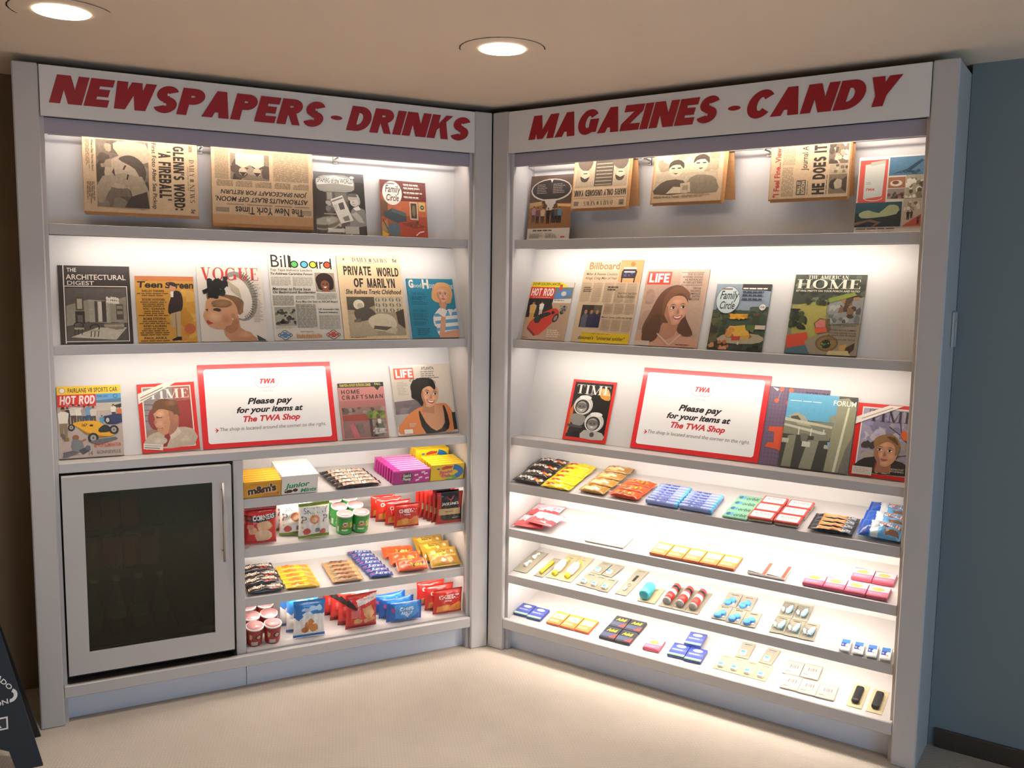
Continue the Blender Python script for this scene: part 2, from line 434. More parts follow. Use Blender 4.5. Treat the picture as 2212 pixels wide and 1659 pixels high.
class Art:
    """flat print; x and y run 0..100 from the top left corner of the sheet"""
    def __init__(s, w, h, bg='#ffffff', g=0.):
        s.w, s.h, s.L, s.g = w, h, [], g
        s.base = lin(bg) + (g,)
    def put(s, vs, fs, c, text=False):
        vs = [(min(max(x, 0), 100), min(max(y, 0), 100)) for x, y in vs]
        s.L.append((vs, fs, lin(c) + (s.g,), text))
        return s
    def p(s, pts, c, sm=0):
        if sm: pts = smooth(pts, sm)
        return s.put(pts, [tuple(range(len(pts)))], c)
    def r(s, x0, y0, x1, y1, c): return s.p([(x0, y0), (x1, y0), (x1, y1), (x0, y1)], c)
    def rr(s, x0, y0, x1, y1, rad, c):
        k = s.w / s.h
        pts = []
        for cx, cy, a in ((x1 - rad, y0 + rad * k, -90), (x1 - rad, y1 - rad * k, 0), (x0 + rad, y1 - rad * k, 90), (x0 + rad, y0 + rad * k, 180)):
            for i in range(6):
                t = R_(a + 18 * i)
                pts.append((cx + rad * math.cos(t), cy + rad * k * math.sin(t)))
        return s.p(pts, c)
    def e(s, cx, cy, rx, ry, c, rot=0, n=22):
        pts = []
        k = s.h / s.w
        for i in range(n):
            a = 2 * math.pi * i / n
            x, y = rx * math.cos(a), ry * k * math.sin(a)
            ca, sa = math.cos(R_(rot)), math.sin(R_(rot))
            pts.append((cx + x * ca - y * sa, cy + (x * sa + y * ca) / k))
        return s.p(pts, c)
    def ring(s, cx, cy, rx, ry, tk, c, a0=0, a1=360, n=28):
        vs, fs = [], []
        k = s.w / s.h
        for i in range(n + 1):
            a = R_(a0 + (a1 - a0) * i / n)
            vs += [(cx + rx * math.cos(a), cy + ry * math.sin(a)), (cx + (rx - tk) * math.cos(a), cy + (ry - tk * k) * math.sin(a))]
        fs = [(2 * i, 2 * i + 2, 2 * i + 3, 2 * i + 1) for i in range(n)]
        return s.put(vs, fs, c)
    def ln(s, pts, wd, c):
        vs, fs = [], []
        k = s.w / s.h
        for a, b in zip(pts[:-1], pts[1:]):
            dx, dy = b[0] - a[0], (b[1] - a[1]) / k
            L = math.hypot(dx, dy) or 1
            nx, ny = -dy / L * wd / 2, dx / L * wd / 2 * k
            o = len(vs)
            vs += [(a[0] + nx, a[1] + ny), (b[0] + nx, b[1] + ny), (b[0] - nx, b[1] - ny), (a[0] - nx, a[1] - ny)]
            fs.append((o, o + 1, o + 2, o + 3))
        return s.put(vs, fs, c)
    def fit(s, vs, fs, x0, y0, x1, y1, c, rot=0):
        xs = [v[0] for v in vs]; ys = [v[1] for v in vs]
        a, b, d, e = min(xs), max(xs), min(ys), max(ys)
        q = [(x0 + (x - a) / (b - a or 1) * (x1 - x0), y1 + (y - d) / (e - d or 1) * (y0 - y1)) for x, y in vs]
        if rot:
            cx, cy, k = (x0 + x1) / 2, (y0 + y1) / 2, s.h / s.w
            ca, sa = math.cos(R_(rot)), math.sin(R_(rot))
            q = [(cx + (x - cx) * ca + (y - cy) * k * sa, cy + (-(x - cx) * sa / k + (y - cy) * ca)) for x, y in q]
        return s.put(q, fs, c, True)
    def t(s, txt, x0, y0, x1, y1, c, b=.0, sh=0., sp=1., rot=0):
        vs, fs = glyphs(txt, b, sh, sp)
        return s.fit(vs, fs, x0, y0, x1, y1, c, rot)
    def s(s, txt, x0, y0, x1, y1, c, K=.17, sp=.06): pass
    def l(s, x0, y0, x1, y1, n, c, th=.45, just=False, cen=False):
        """lines of body type too small to read"""
        vs, fs = [], []
        st = (y1 - y0) / n
        for i in range(n):
            y = y0 + st * i
            e = x1 if just and i < n - 1 else x0 + (x1 - x0) * random.uniform(.62, 1)
            a = x0
            if cen:
                d = (x1 - e) / 2
                a, e = x0 + d, e + d
            x = a
            while x < e:
                w = random.uniform(.1, .28) * (x1 - x0)
                xe = min(x + w, e)
                o = len(vs)
                vs += [(x, y), (xe, y), (xe, y + st * th), (x, y + st * th)]
                fs.append((o, o + 1, o + 2, o + 3))
                x = xe + .03 * (x1 - x0)
        return s.put(vs, fs, c)
    def blobs(s, x0, y0, x1, y1, n, cols, r0=2, r1=5, k=1.):
        for i in range(n):
            x, y, r = random.uniform(x0, x1), random.uniform(y0, y1), random.uniform(r0, r1)
            pts = [(x + r * random.uniform(.6, 1.2) * math.cos(a), y + r * k * s.w / s.h * random.uniform(.6, 1.2) * math.sin(a)) for a in [j * math.pi / 4 for j in range(8)]]
            pts = [(min(max(px, x0), x1), min(max(py, y0), y1)) for px, py in pts]
            s.p(pts, random.choice(cols))
        return s
    def figure(s, x, y, hgt, top, leg, skin='#a87a5c', hair='#3a2a20'):
        """a small standing person in a printed picture: x of the centre, y of the feet"""
        k = s.w / s.h
        u = hgt / 7.5
        a = u / k
        s.p([(x - .8 * a, y), (x - .9 * a, y - 3.6 * u), (x + .9 * a, y - 3.6 * u), (x + .9 * a, y), (x + .2 * a, y), (x, y - 2.6 * u), (x - .2 * a, y)], leg)
        s.p([(x - 1 * a, y - 3.4 * u), (x - 1.35 * a, y - 6 * u), (x - .5 * a, y - 6.5 * u), (x + .5 * a, y - 6.5 * u), (x + 1.35 * a, y - 6 * u), (x + 1 * a, y - 3.4 * u)], top)
        s.e(x, y - 7 * u, .48 * a, .55 * u, skin, n=10)
        return s.p([(x - .5 * a, y - 7.1 * u), (x - .3 * a, y - 7.7 * u), (x + .3 * a, y - 7.7 * u), (x + .5 * a, y - 7.1 * u)], hair)
    def soft(s, cx, cy, rx, ry, c0, c1, n=6, rot=0):
        a, b = lin(c0), lin(c1)
        for i in range(n):
            t = (i + 1) / n
            k = 1 - i / n
            s.e(cx, cy, rx * k, ry * k, tuple(x + (y - x) * t for x, y in zip(a, b)), rot, 18)
        return s
    def head(s, cx, cy, r, skin, hair, dark, lips, turn=0., tilt=0., brow=None, smile=0):
        """face seen from the front; r is half its width in x units, turn moves the features sideways"""
        k = s.w / s.h
        ca, sa = math.cos(R_(tilt)), math.sin(R_(tilt))
        def q(x, y): return (cx + (x * ca - y * sa) * r, cy + (x * sa + y * ca) * r * k)
        t0 = turn
        def P(pts, c, sm=4): s.p([q(*p) for p in pts], c, sm)
        P([(-.55, .6), (.5, .6), (.62, 1.9), (-.7, 1.9)], dark, 0)
        P([(-.95, -.5), (-.98, .2), (-.72, .85), (-.3, 1.25), (.15, 1.3), (.62, .95), (.92, .3), (.95, -.5), (.5, -1.05), (-.5, -1.05)], skin)
        hi = tuple(min(1, x * 1.22 + .01) for x in lin(skin)); lo = tuple(x * .8 for x in lin(skin))
        s.soft(*q(t0 - .1, -.62), .5 * r, .26 * r * k, skin, hi).soft(*q(.45, .34), .32 * r, .3 * r * k, skin, hi, 5).soft(*q(-.34, .34), .26 * r, .3 * r * k, skin, hi, 5).soft(*q(.05, .98), .3 * r, .2 * r * k, skin, hi, 4)
        for ex in (-.42, .42): s.soft(*q(ex + turn, -.2), .34 * r, .24 * r * k, skin, lo, 4)
        P([(-.95, -.3), (-.98, .25), (-.72, .85), (-.3, 1.22), (-.45, .7), (-.62, .2), (-.7, -.3)], dark)
        t = turn
        for sx in (-.42, .42):
            P([(sx - .22 + t, -.12), (sx + t, -.22), (sx + .22 + t, -.1), (sx + t, -.02)], '#f0e6da')
            s.e(*q(sx + t + t * .2, -.11), .1 * r, .1 * r * k, '#241a16', n=10)
            P([(sx - .26 + t, -.34), (sx + t, -.44), (sx + .26 + t, -.33), (sx + t, -.37)], brow or hair)
            P([(sx - .25 + t, -.13), (sx + t, -.25), (sx + .25 + t, -.11), (sx + t, -.19)], '#2c1f1a')
        P([(t + .02, -.05), (t + .16, .35), (t + .04, .44), (t - .12, .38)], dark)
        if smile:
            P([(t - .4, .56), (t - .1, .6), (t + .12, .6), (t + .44, .55), (t + .3, .82), (t + .03, .92), (t - .24, .83)], lips)
            P([(t - .3, .61), (t + .03, .67), (t + .34, .6), (t + .22, .74), (t + .03, .8), (t - .18, .75)], '#efe7de')
        else:
            P([(t - .3, .7), (t - .08, .64), (t + .05, .67), (t + .18, .64), (t + .36, .7), (t + .05, .84)], lips)
        return s
    # ---- output
    def tri(s, M_, mt, xf, clear=True, lay=.00003, z0=.0, texts_only=False):
        """xf maps (x, y, lift) in metres on the sheet (origin bottom centre) to space"""
        z = z0
        for vs, fs, c, tx in ([] if texts_only else [([(0, 0), (100, 0), (100, 100), (0, 100)], [(0, 1, 2, 3)], s.base, False)]) + s.L:
            if texts_only and not tx: continue
            z += lay
            P = [xf((x / 100 - .5) * s.w, (1 - y / 100) * s.h, z + (2e-6 * (i // 4) if tx else 0)) for i, (x, y) in enumerate(vs)]
            M_.add(P, fs, mt, c)
        return M_
    def colour_at(s, x, y):
        for vs, fs, c, tx in reversed(s.L):
            if tx: continue
            for f in fs:
                pts = [vs[i] for i in f]
                ins = False
                j = len(pts) - 1
                for i in range(len(pts)):
                    xi, yi = pts[i]; xj, yj = pts[j]
                    if (yi > y) != (yj > y) and x < (xj - xi) * (y - yi) / (yj - yi) + xi:
                        ins = not ins
                    j = i
                if ins: return c
        return s.base
def _serif(s, txt, x0, y0, x1, y1, c, K=.17, sp=.06):
    vs, fs, x = [], [], 0.
    for ch in txt:
        qs, w = serif_letter(ch, K)
        for q in qs:
            o = len(vs)
            vs += [(x + a, b) for a, b in q]
            fs.append(tuple(range(o, o + len(q))))
        x += w + sp
    return s.fit(vs, fs, x0, y0, x1, y1, c)
Art.s = _serif
def _sans(s, txt, x0, y0, x1, y1, c, K=.25, sp=.1, sh=0., rot=0):
    vs, fs = sans_text(txt, K, sp, sh)
    return s.fit(vs, fs, x0, y0, x1, y1, c, rot)
Art.b = _sans
# ------------------------------------------------------------ covers, papers and posters
SK, SKD, LIP = '#c9916c', '#9c6648', '#a5453c'
def c_digest(w, h):
    a = Art(w, h, '#2a201c')
    P = '#d6cbbe'
    a.r(6.5, 0, 8, 100, P).r(8, 26.3, 95, 27.4, P).r(94, 26.3, 95.2, 98, P).r(8, 97, 95, 98, P)
    a.t('THE', 12, 3.2, 25, 8.3, P, .01).t('ARCHITECTURAL', 10.5, 11.5, 94, 18.3, P, .01).t('DIGEST', 12, 20, 49, 25.3, P, .01)
    a.g = .25
    a.r(9, 29, 93, 97, '#8f8676').p([(9, 29), (93, 29), (93, 40), (70, 46), (40, 44), (9, 52)], '#57504a').p([(9, 78), (40, 72), (93, 74), (93, 97), (9, 97)], '#4d453c')
    a.p([(40, 44), (70, 46), (70, 74), (40, 73)], '#9b9383').r(48, 46, 52, 73, '#4a423a').r(53, 47, 58, 72, '#c7bfae').r(58, 46, 64, 73, '#3a322c').r(64, 47, 67, 73, '#a59c8a')
    a.r(22, 41, 33, 58, '#4f4233').r(24, 43, 31, 56, '#a79d8b').r(21, 59, 34, 75, '#2e2520').r(24, 64, 31, 75, '#5d564c')
    a.p([(14, 92), (50, 80), (92, 80), (76, 96)], '#b7ad9a').r(78, 50, 88, 70, '#524a40').r(79, 52, 87, 56, '#8d8270').r(79, 59, 87, 63, '#8d8270')
    for x in range(12): a.e(66 + (x % 6) * 3, 43 + (x // 6) * 4 + random.uniform(-1, 1), 1.6, 2.2, '#d8d0c0')
    a.p([(60, 75), (88, 74), (88, 82), (76, 83), (60, 79)], '#7d7364').p([(60, 77), (88, 76), (88, 79), (60, 79)], '#a2977f')
    for x, y in ((22, 80), (44, 83)):
        a.ring(x + 3, y - 3, 7, 4.5, 1.6, '#1e1612', 160, 400).p([(x - 3, y), (x + 10, y), (x + 10, y + 2.5), (x - 3, y + 2.5)], '#9d937e')
        for q in (-2, 3, 8): a.ln([(x + q, y + 2), (x + q - 1, y + 9)], 1.2, '#1e1612')
    return a
def c_teen(w, h):
    a = Art(w, h, '#c99134', .12)
    a.r(0, 0, 100, 7, '#c4713a').blobs(55, 20, 100, 100, 14, ['#d3a24a', '#bd8429', '#c98b3c'], 8, 18).e(88, 80, 10, 8, '#bb6136')
    a.g = 0
    a.t('Teen', 3, 8, 46, 18, '#1d1410', .03, .1).t('S', 50, 9, 60, 18.5, '#1d1410', .03, .1).t('reen', 68, 11, 99, 19, '#1d1410', .03, .1).l(16, 6, 23, 8, 1, '#7d4a20')
    for y, tx, n in ((21, 'SHELLEY FABARES', 2), (34, 'EDDIE HODGES', 3), (48, 'VIC DANA', 3), (63, 'BOBIE STEVENS', 2), (74, 'ROD LAUREN', 4), (92, 'PAUL ANKA', 1)):
        a.t(tx, 10, y, 48, y + 3.5, '#3a2410', .02)
        a.l(2, y + 5, 55, y + 5 + 3 * n, n, '#6d4a1e', .5, cen=True)
    a.p([(58, 34), (64, 24), (70, 22), (77, 26), (79, 40), (74, 54), (55, 58), (53, 48)], '#2c1d1b', 3).p([(58, 24), (64, 22), (63, 32), (59, 32)], '#e5dccd')
    a.p([(57, 57), (74, 53), (73, 75), (72, 93), (64, 93), (64, 78), (57, 78)], '#b59b78').p([(64, 57), (66, 57), (66, 93), (64, 93)], '#8f7654')
    a.p([(56, 96), (66, 92), (73, 92), (73, 97), (57, 98)], '#1c1514').e(63, 17, 5.5, 6, SK).p([(56, 14), (58, 9), (67, 10), (70, 15), (66, 16), (60, 14)], '#2a1a12', 3)
    return a
def c_vogue(w, h):
    a = Art(w, h, '#d5cabd')
    a.g = .08
    a.e(62, 40, 27, 34, '#8a857a', -12).e(60, 42, 21, 29, '#d5cabd', -12)
    for k in range(22):
        t = R_(-80 + k * 7.2)
        a.ln([(62 + 20 * math.cos(t), 41 + 27 * math.sin(t)), (63 + 28 * math.cos(t + .05), 39 + 33 * math.sin(t + .05))], 1.2, '#4b4a44')
    a.s('VOGUE', 6, 1.5, 94, 19, '#b8352d', .2, .1)
    a.l(82, 24, 97, 76, 24, '#9a9184', .4)
    a.p([(12, 40), (17, 36), (55, 40), (68, 48), (64, 58), (52, 66), (20, 56), (14, 48)], '#7d5c40', 3)
    a.p([(13, 45), (28, 40), (50, 46), (58, 62), (52, 78), (45, 84), (24, 84), (13, 80), (8, 74), (5, 66), (9, 58), (10, 50)], '#c9946f', 4)
    a.p([(45, 80), (58, 66), (60, 82), (78, 92), (84, 100), (44, 100), (34, 84)], '#bd8662', 2).p([(58, 62), (68, 48), (66, 62), (60, 66)], '#8c6849').p([(36, 83), (56, 70), (56, 84), (44, 90)], '#a87252', 2)
    a.p([(20, 58), (27, 56), (33, 59), (26, 62)], '#46322a', 2).p([(19, 54), (28, 51), (35, 55), (28, 54)], '#5a3f30').p([(9, 58), (13, 57), (12, 61)], '#46322a').p([(9, 73), (16, 72), (19, 76), (12, 78)], '#b8413d', 2)
    a.e(50, 68, 4, 5, '#b67f5c').e(49, 71, 1, 1, '#f3ebe0')
    a.blobs(14, 14, 46, 44, 26, ['#15191b', '#202a2c', '#1a1a1c'], 5, 9).p([(6, 33), (16, 29), (18, 35), (8, 38)], '#14181a').p([(44, 18), (62, 30), (66, 44), (52, 34)], '#b3a68c')
    a.soft(22, 68, 12, 8, '#c9946f', '#dcae8a', 6).soft(40, 72, 9, 8, '#c9946f', '#b57c5a', 5).soft(66, 92, 12, 5, '#bd8662', '#cf9c78', 4).soft(34, 50, 16, 5, '#7d5c40', '#96724e', 4)
    a.p([(84, 92), (98, 99), (98, 100), (86, 100)], '#31454d')
    return a
def c_board(w, h):
    a = Art(w, h, '#cfc7b9', .05)
    B = '#2f2a26'
    a.r(0, 0, 100, 12, '#ddd6c9')
    a.t('Bill', 4, 0, 31, 14.5, B, .0)
    for x, c, ch in ((37.5, '#58b257', 'b'), (52, '#58aede', 'o'), (65, '#f0cf3c', 'a'), (86, '#e5512f', 'd')):
        a.e(x, 10.8, 6, 4.4, B).e(x, 10.8, 4.2, 3.1, c)
    a.r(31, 1, 33, 15, B).r(70, 7, 72, 15.5, B).r(74.5, 7, 76.3, 15.5, B).p([(76, 8), (80, 7), (80, 9), (76, 10)], B).r(90.5, 3, 92.5, 16, B)
    a.t('Top Tape Industry Leaders', 2, 16.5, 63, 20, '#5b534a', .01, .2).t('To Address Cartridge Forum', 2, 20.8, 63, 24.5, '#2f2a26', .02, .2)
    a.l(2, 26, 30, 37, 9, '#9f978a', .5, True).l(33, 26, 62, 37, 9, '#9f978a', .5, True)
    a.r(66, 20.5, 95, 43, '#9a8878').p([(68, 34), (67, 27), (74, 21.5), (84, 21), (92, 26), (93, 36), (89, 41), (72, 41)], '#33211c', 3).e(80, 35, 6.5, 5.6, '#7b4b35').p([(74, 43), (77, 39), (84, 39), (88, 43)], '#8a4a38')
    a.e(77.5, 34, 1, .7, '#22140f').e(83, 34, 1, .7, '#22140f').p([(77, 37), (83, 37), (80, 39)], '#e8ded0')
    a.t('Merrimac to Force Issue', 3, 38.5, 58, 42, '#2f2a26', .02, .2).t('On Background Bootlegging', 3, 42.5, 65, 46.5, '#2f2a26', .02, .2)
    a.l(2, 48, 32, 60, 9, '#8f877b', .55, True).l(35, 48, 63, 53, 4, '#9f978a', .5, True).l(66, 45, 96, 53, 6, '#9f978a', .5, True)
    a.t('Ross May Get Seat on ASCAP Board', 35, 53.8, 96, 56.8, '#2f2a26', .01)
    a.l(34, 58, 63, 86, 22, '#8f877b', .6, True).t('UK Accounting Hits', 67, 63, 97, 65.7, '#2f2a26', .02).t('Record Industry', 67, 66.4, 95, 69.2, '#2f2a26', .02).l(66, 71, 97, 88, 14, '#9f978a', .5, True)
    a.g = .3
    a.r(3, 61.5, 33, 83, '#9d9788').blobs(3.5, 64, 32.5, 82, 26, ['#26221f', '#3b352f', '#4a443d', '#6d665a'], 2, 4.5, .8)
    a.g = 0
    a.l(3, 84.5, 32, 87, 2, '#9f978a')
    for x, c in ((15, '#5d7fa8'), (85, '#c0564a')):
        a.e(x, 94, 10.5, 3.4, '#4a433c').e(x, 94, 6, 5.6, '#4a433c').e(x, 94, 9.4, 2.7, '#d8d0c2').e(x, 94, 5, 4.8, '#d8d0c2').r(x - 8, 92.5, x + 8, 95.5, c).r(x - 3, 90.5, x + 3, 97.3, c)
    a.l(37, 90, 62, 91.6, 1, '#8d6a40')
    for k in range(15): a.r(31 + k * 2.5, 93 + (k % 3) * .5, 32.7 + k * 2.5, 97.5, '#c58546')
    return a
def c_marilyn(w, h):
    a = Art(w, h, '#e0c39a', .1)
    K = '#3c3128'
    a.r(0, 0, 100, 10, '#e6cdb0')
    a.s('DAILY', 24, 2, 48, 7, '#7c6a57', .2).s('NEWS', 57, 2.6, 79, 7.4, '#7c6a57', .2).r(50.5, 3, 54.5, 7, '#8d7a66').l(34, 8, 70, 9.2, 1, '#8d7a66')
    a.t('*', 9, 2.5, 13, 6, '#7c6a57', .02).t('5¢', 88, 2.5, 95, 7.5, K, .02)
    a.b('PRIVATE', 9, 12.5, 52, 23.5, K).b('WORLD', 61, 13.5, 96, 24.5, K).b('OF', 23, 27, 38, 38, K).b('MARILYN', 44, 27, 88, 38.5, K)
    a.t('She Relives Tragic Childhood', 9, 40.5, 97, 48, K, .02, .25)
    a.g = .15
    a.r(9, 49.5, 97, 96, '#a89a80').p([(9, 49.5), (52, 49.5), (52, 60), (30, 66), (9, 65)], '#5f5648').r(52, 50, 97, 68, '#c9bba0')
    for i in range(4):
        for j in range(3): a.e(57 + i * 11, 53 + j * 6.4, 4, 2.4, '#8b7d66', 20).e(57 + i * 11, 53 + j * 6.4, 1.2, 2.4, '#c9bba0')
    a.p([(84, 68), (97, 64), (97, 88), (86, 82)], '#574d40').p([(9, 70), (60, 72), (50, 96), (9, 96)], '#b5a488')
    a.e(27, 59, 8.5, 6, '#e2d7c0').e(29, 60.5, 4.8, 3.6, '#c7b598').p([(20, 66), (40, 62), (52, 70), (44, 76), (26, 79), (20, 74)], '#5d564b', 3).p([(18, 77), (28, 75), (28, 80), (17, 80)], '#756c5d')
    a.p([(40, 76), (56, 70), (76, 72), (84, 82), (76, 90), (52, 90), (42, 84)], '#d5c6aa', 3).p([(66, 86), (84, 88), (80, 95), (64, 92)], '#c9b99c').p([(48, 84), (76, 86), (66, 90), (46, 88)], '#6b6152')
    a.g = 0
    a.l(9, 97.3, 40, 98.8, 1, '#6b5a48')
    return a
def c_house(w, h):
    a = Art(w, h, '#1f7f99')
    W = '#e4ddd0'
    a.t('G', 3, 1.5, 13, 16, W, .05).t('ood', 13, 8, 30, 15, W, .0).t('H', 32, 1, 46, 17, W, .05).t('ouse', 47, 9, 62, 16, W).t('ing', 88, 8, 99, 17, W)
    for y, tx in ((23, 'THE KING'), (31, 'AND I'), (52, 'KITCHENS'), (66, 'SEWING')):
        a.t(tx, 6, y, 34, y + 5, '#125a70', .01)
        a.l(5, y + 7, 40, y + 14, 3, '#14586d', .45)
    a.l(10, 84, 42, 96, 4, '#14586d', .5)
    a.p([(50, 34), (52, 20), (62, 8), (76, 6), (90, 10), (96, 24), (92, 36), (86, 42), (60, 40)], '#d9a06a', 4)
    a.head(74, 27, 13, '#dba381', '#d79c60', '#c58a64', '#c8483f', .0, 4, '#8a5a3a')
    a.p([(56, 20), (62, 9), (76, 6), (90, 10), (93, 22), (84, 14), (68, 15)], '#dda468', 3)
    a.p([(47, 66), (60, 52), (72, 48), (80, 58), (96, 52), (100, 54), (100, 100), (58, 100), (52, 82), (48, 80)], '#e6ddd0', 2)
    for y in (58, 70, 82): a.p([(49 + (y - 58) * .1, y + 2), (70, y), (100, y - 2), (100, y + 4), (70, y + 6), (51, y + 7)], '#5b9bbf')
    a.p([(66, 44), (74, 40), (78, 46), (75, 56), (72, 80), (64, 96), (57, 94), (62, 74), (66, 56)], '#cf9673', 2)
    a.p([(68, 50), (60, 60), (72, 66), (80, 54)], '#e6ddd0', 0).p([(80, 52), (92, 52), (86, 66)], '#e6ddd0').p([(56, 92), (100, 86), (100, 100), (56, 100)], '#c98f70')
    return a
def c_rod2(w, h):
    a = Art(w, h, '#b99a7e')
    a.r(0, 0, 100, 9, '#e3c81f').t('310 HP GOLDEN LANCER', 3, 1, 68, 6, '#2e2a12', .02).r(0, 28, 100, 62, '#1f1d20').p([(70, 0), (100, 0), (100, 14)], '#cfc6b8')
    a.r(0, 9, 58, 29, '#d2301f').b('HOT ROD', 3, 11, 56, 24.5, '#efdcd0', .26, .07, .12).l(8, 26.4, 50, 28, 1, '#e8cfc0')
    a.p([(58, 9), (100, 9), (100, 30), (58, 30)], '#6d737a').p([(60, 22), (78, 13), (94, 14), (98, 20), (74, 29), (62, 28)], '#4d7fb5').e(80, 20, 6, 4, '#c9c2b4').r(68, 4, 74, 14, '#c7452c').p([(58, 30), (100, 28), (100, 36), (58, 36)], '#d9d0c2').l(60, 31, 96, 34, 1, '#6b6258')
    a.p([(56, 36), (100, 36), (100, 100), (0, 100), (0, 88), (40, 84), (70, 64)], '#b8987c')
    a.figure(14, 72, 38, '#d8b06a', '#d29a4c').figure(34, 60, 26, '#e6dfd2', '#c7b59c')
    a.p([(10, 78), (24, 62), (60, 46), (74, 48), (78, 56), (66, 70), (40, 92), (30, 90)], '#c93420', 2).p([(10, 78), (30, 90), (34, 93), (28, 94), (9, 82)], '#7d2218').p([(30, 58), (52, 52), (60, 56), (44, 62), (34, 66)], '#191b20', 2).e(30, 66, 8, 6, '#22252a').e(64, 53, 4, 3, '#1d1f22')
    for x, y in ((72, 62), (86, 48)): a.e(x, y, 6, 8, '#23211f', 25).e(x, y, 3.5, 5, '#8a857c', 25)
    a.blobs(76, 40, 96, 56, 8, ['#8f8a80', '#5d5a55', '#b0a08c'], 2, 4)
    a.l(58, 82, 94, 96, 4, '#d9c3ac', .6).l(2, 96.5, 24, 98.5, 1, '#3a2c24')
    return a
def c_board2(w, h):
    a = Art(w, h, '#cbb192', .06)
    B = '#5b4a3c'
    a.r(0, 0, 62, 12, '#e5ccae').t('Billboard', 8, 2.5, 61, 11.5, '#e0703f', .02)
    a.t('Miller & Reeves Country', 5, 15.5, 60, 19.5, B, .01, .2).t('Kings; Craig Man of Year', 5, 20.5, 60, 24.5, B, .01, .2)
    a.r(62, 0, 100, 27, '#d99a68').p([(66, 22), (66, 14), (70, 9), (88, 10), (92, 14), (90, 22)], '#41323a').r(68, 8.5, 90, 11, '#e0c6ac').r(70, 13.5, 88, 15, '#d8d0c8').r(67, 21, 69, 27, '#2f252a').r(88, 21, 90, 27, '#2f252a').blobs(70, 15, 88, 20, 8, ['#4d5a78', '#2c2a3a'], 1.5, 3).e(83, 5, 4, 3, '#c9753f').e(84, 2.5, 1.5, 1.2, '#c98a60')
    for x in range(5): a.l(2 + x * 19.5, 28, 18 + x * 19.5, 52, 20, '#a68f76', .5, True)
    a.l(47, 32, 68, 38, 2, B, .7).t('New York Tops Guns', 66, 39, 98, 42, B, .01, .2).t('As Record Breakers', 66, 42.5, 96, 45.5, B, .01, .2).l(5, 33, 20, 40, 3, B, .6)
    a.g = .2
    a.r(9, 55, 44, 82, '#3b322b').r(30, 55, 44, 64, '#5b5240')
    for x, c in ((17, '#5d5c66'), (27, '#33344a'), (37, '#2c2f48')): a.p([(x - 6, 82), (x - 6, 70), (x - 2, 66), (x + 3, 66), (x + 6, 71), (x + 6, 82)], c).e(x, 63.5, 2.6, 2.6, '#a57a58')
    a.g = 0
    for x in range(3): a.l(47 + x * 18, 53, 62 + x * 18, 66, 10, '#a68f76', .5, True).l(47 + x * 18, 72, 62 + x * 18, 86, 11, '#a68f76', .5, True)
    a.t('Moore Opens California Garage', 46, 68, 98, 71, B, .015).r(17, 88, 98, 100, '#d8b41c').p([(26, 97), (98, 97), (98, 100), (26, 100)], '#e0c02a').t("donovan's  \"universal soldier\"", 12, 92, 92, 96.5, '#54421c', .015, .2).l(34, 89, 80, 90.5, 1, '#8f7616')
    return a
def life(w, h, bg):
    a = Art(w, h, bg)
    return a
def c_life1(w, h):
    a = Art(w, h, '#b99a86', .1)
    a.r(56, 2, 66, 100, '#c4a896').blobs(0, 20, 30, 80, 10, ['#a88574', '#b08f7d'], 8, 14)
    a.g = 0
    a.r(2.5, 3.5, 41, 20.5, '#d8392b').b('LIFE', 5.5, 6, 38, 18, '#f1e6dd', .27)
    a.r(56, 4, 92, 4.6, '#4a3a34').r(58, 20.5, 92, 21.1, '#4a3a34')
    for y, x, tx in ((5.5, 66, 'THE ELUSIVE'), (9, 59, 'HOWARD HUGHES'), (12.6, 63, 'AS REVEALED'), (16.2, 61, 'IN HIS LETTERS'), (23.5, 78, 'TRICIA'), (27, 75, "NIXON'S"), (30.5, 72, 'ROMANCE'), (34, 79, 'WITH'), (37.5, 76, 'ED COX')):
        a.t(tx, x, y, 91, y + 2.6, '#43342e', .01)
    a.g = .1
    a.p([(14, 98), (8, 78), (16, 58), (26, 36), (38, 25), (54, 21), (68, 26), (74, 40), (73, 56), (80, 72), (88, 82), (80, 86), (70, 92), (40, 96), (30, 92)], '#6d4835', 4)
    a.p([(0, 100), (4, 88), (22, 80), (62, 80), (80, 78), (94, 88), (96, 100)], '#c9977b', 2).p([(40, 70), (60, 74), (62, 86), (44, 92), (36, 84)], '#b57f66', 2)
    a.head(57, 52, 18.5, '#cf9a7c', '#6d4835', '#b27c60', '#b5524a', .18, -6, '#7a5038', 1)
    a.p([(36, 56), (36, 38), (46, 26), (60, 23), (74, 30), (76, 40), (64, 32), (50, 36), (42, 46), (40, 62)], '#7d543c', 3).p([(64, 78), (72, 62), (82, 72), (90, 84), (76, 86)], '#5c3b2b', 3).p([(10, 92), (14, 72), (30, 58), (38, 74), (34, 90), (22, 96)], '#5f3e2e', 3)
    a.ln([(34, 84), (56, 98), (72, 84)], 2, '#d9b8a4').r(0, 94, 24, 100, '#c9b7a6').l(66, 96.5, 92, 98.5, 1, '#4a3a34')
    return a
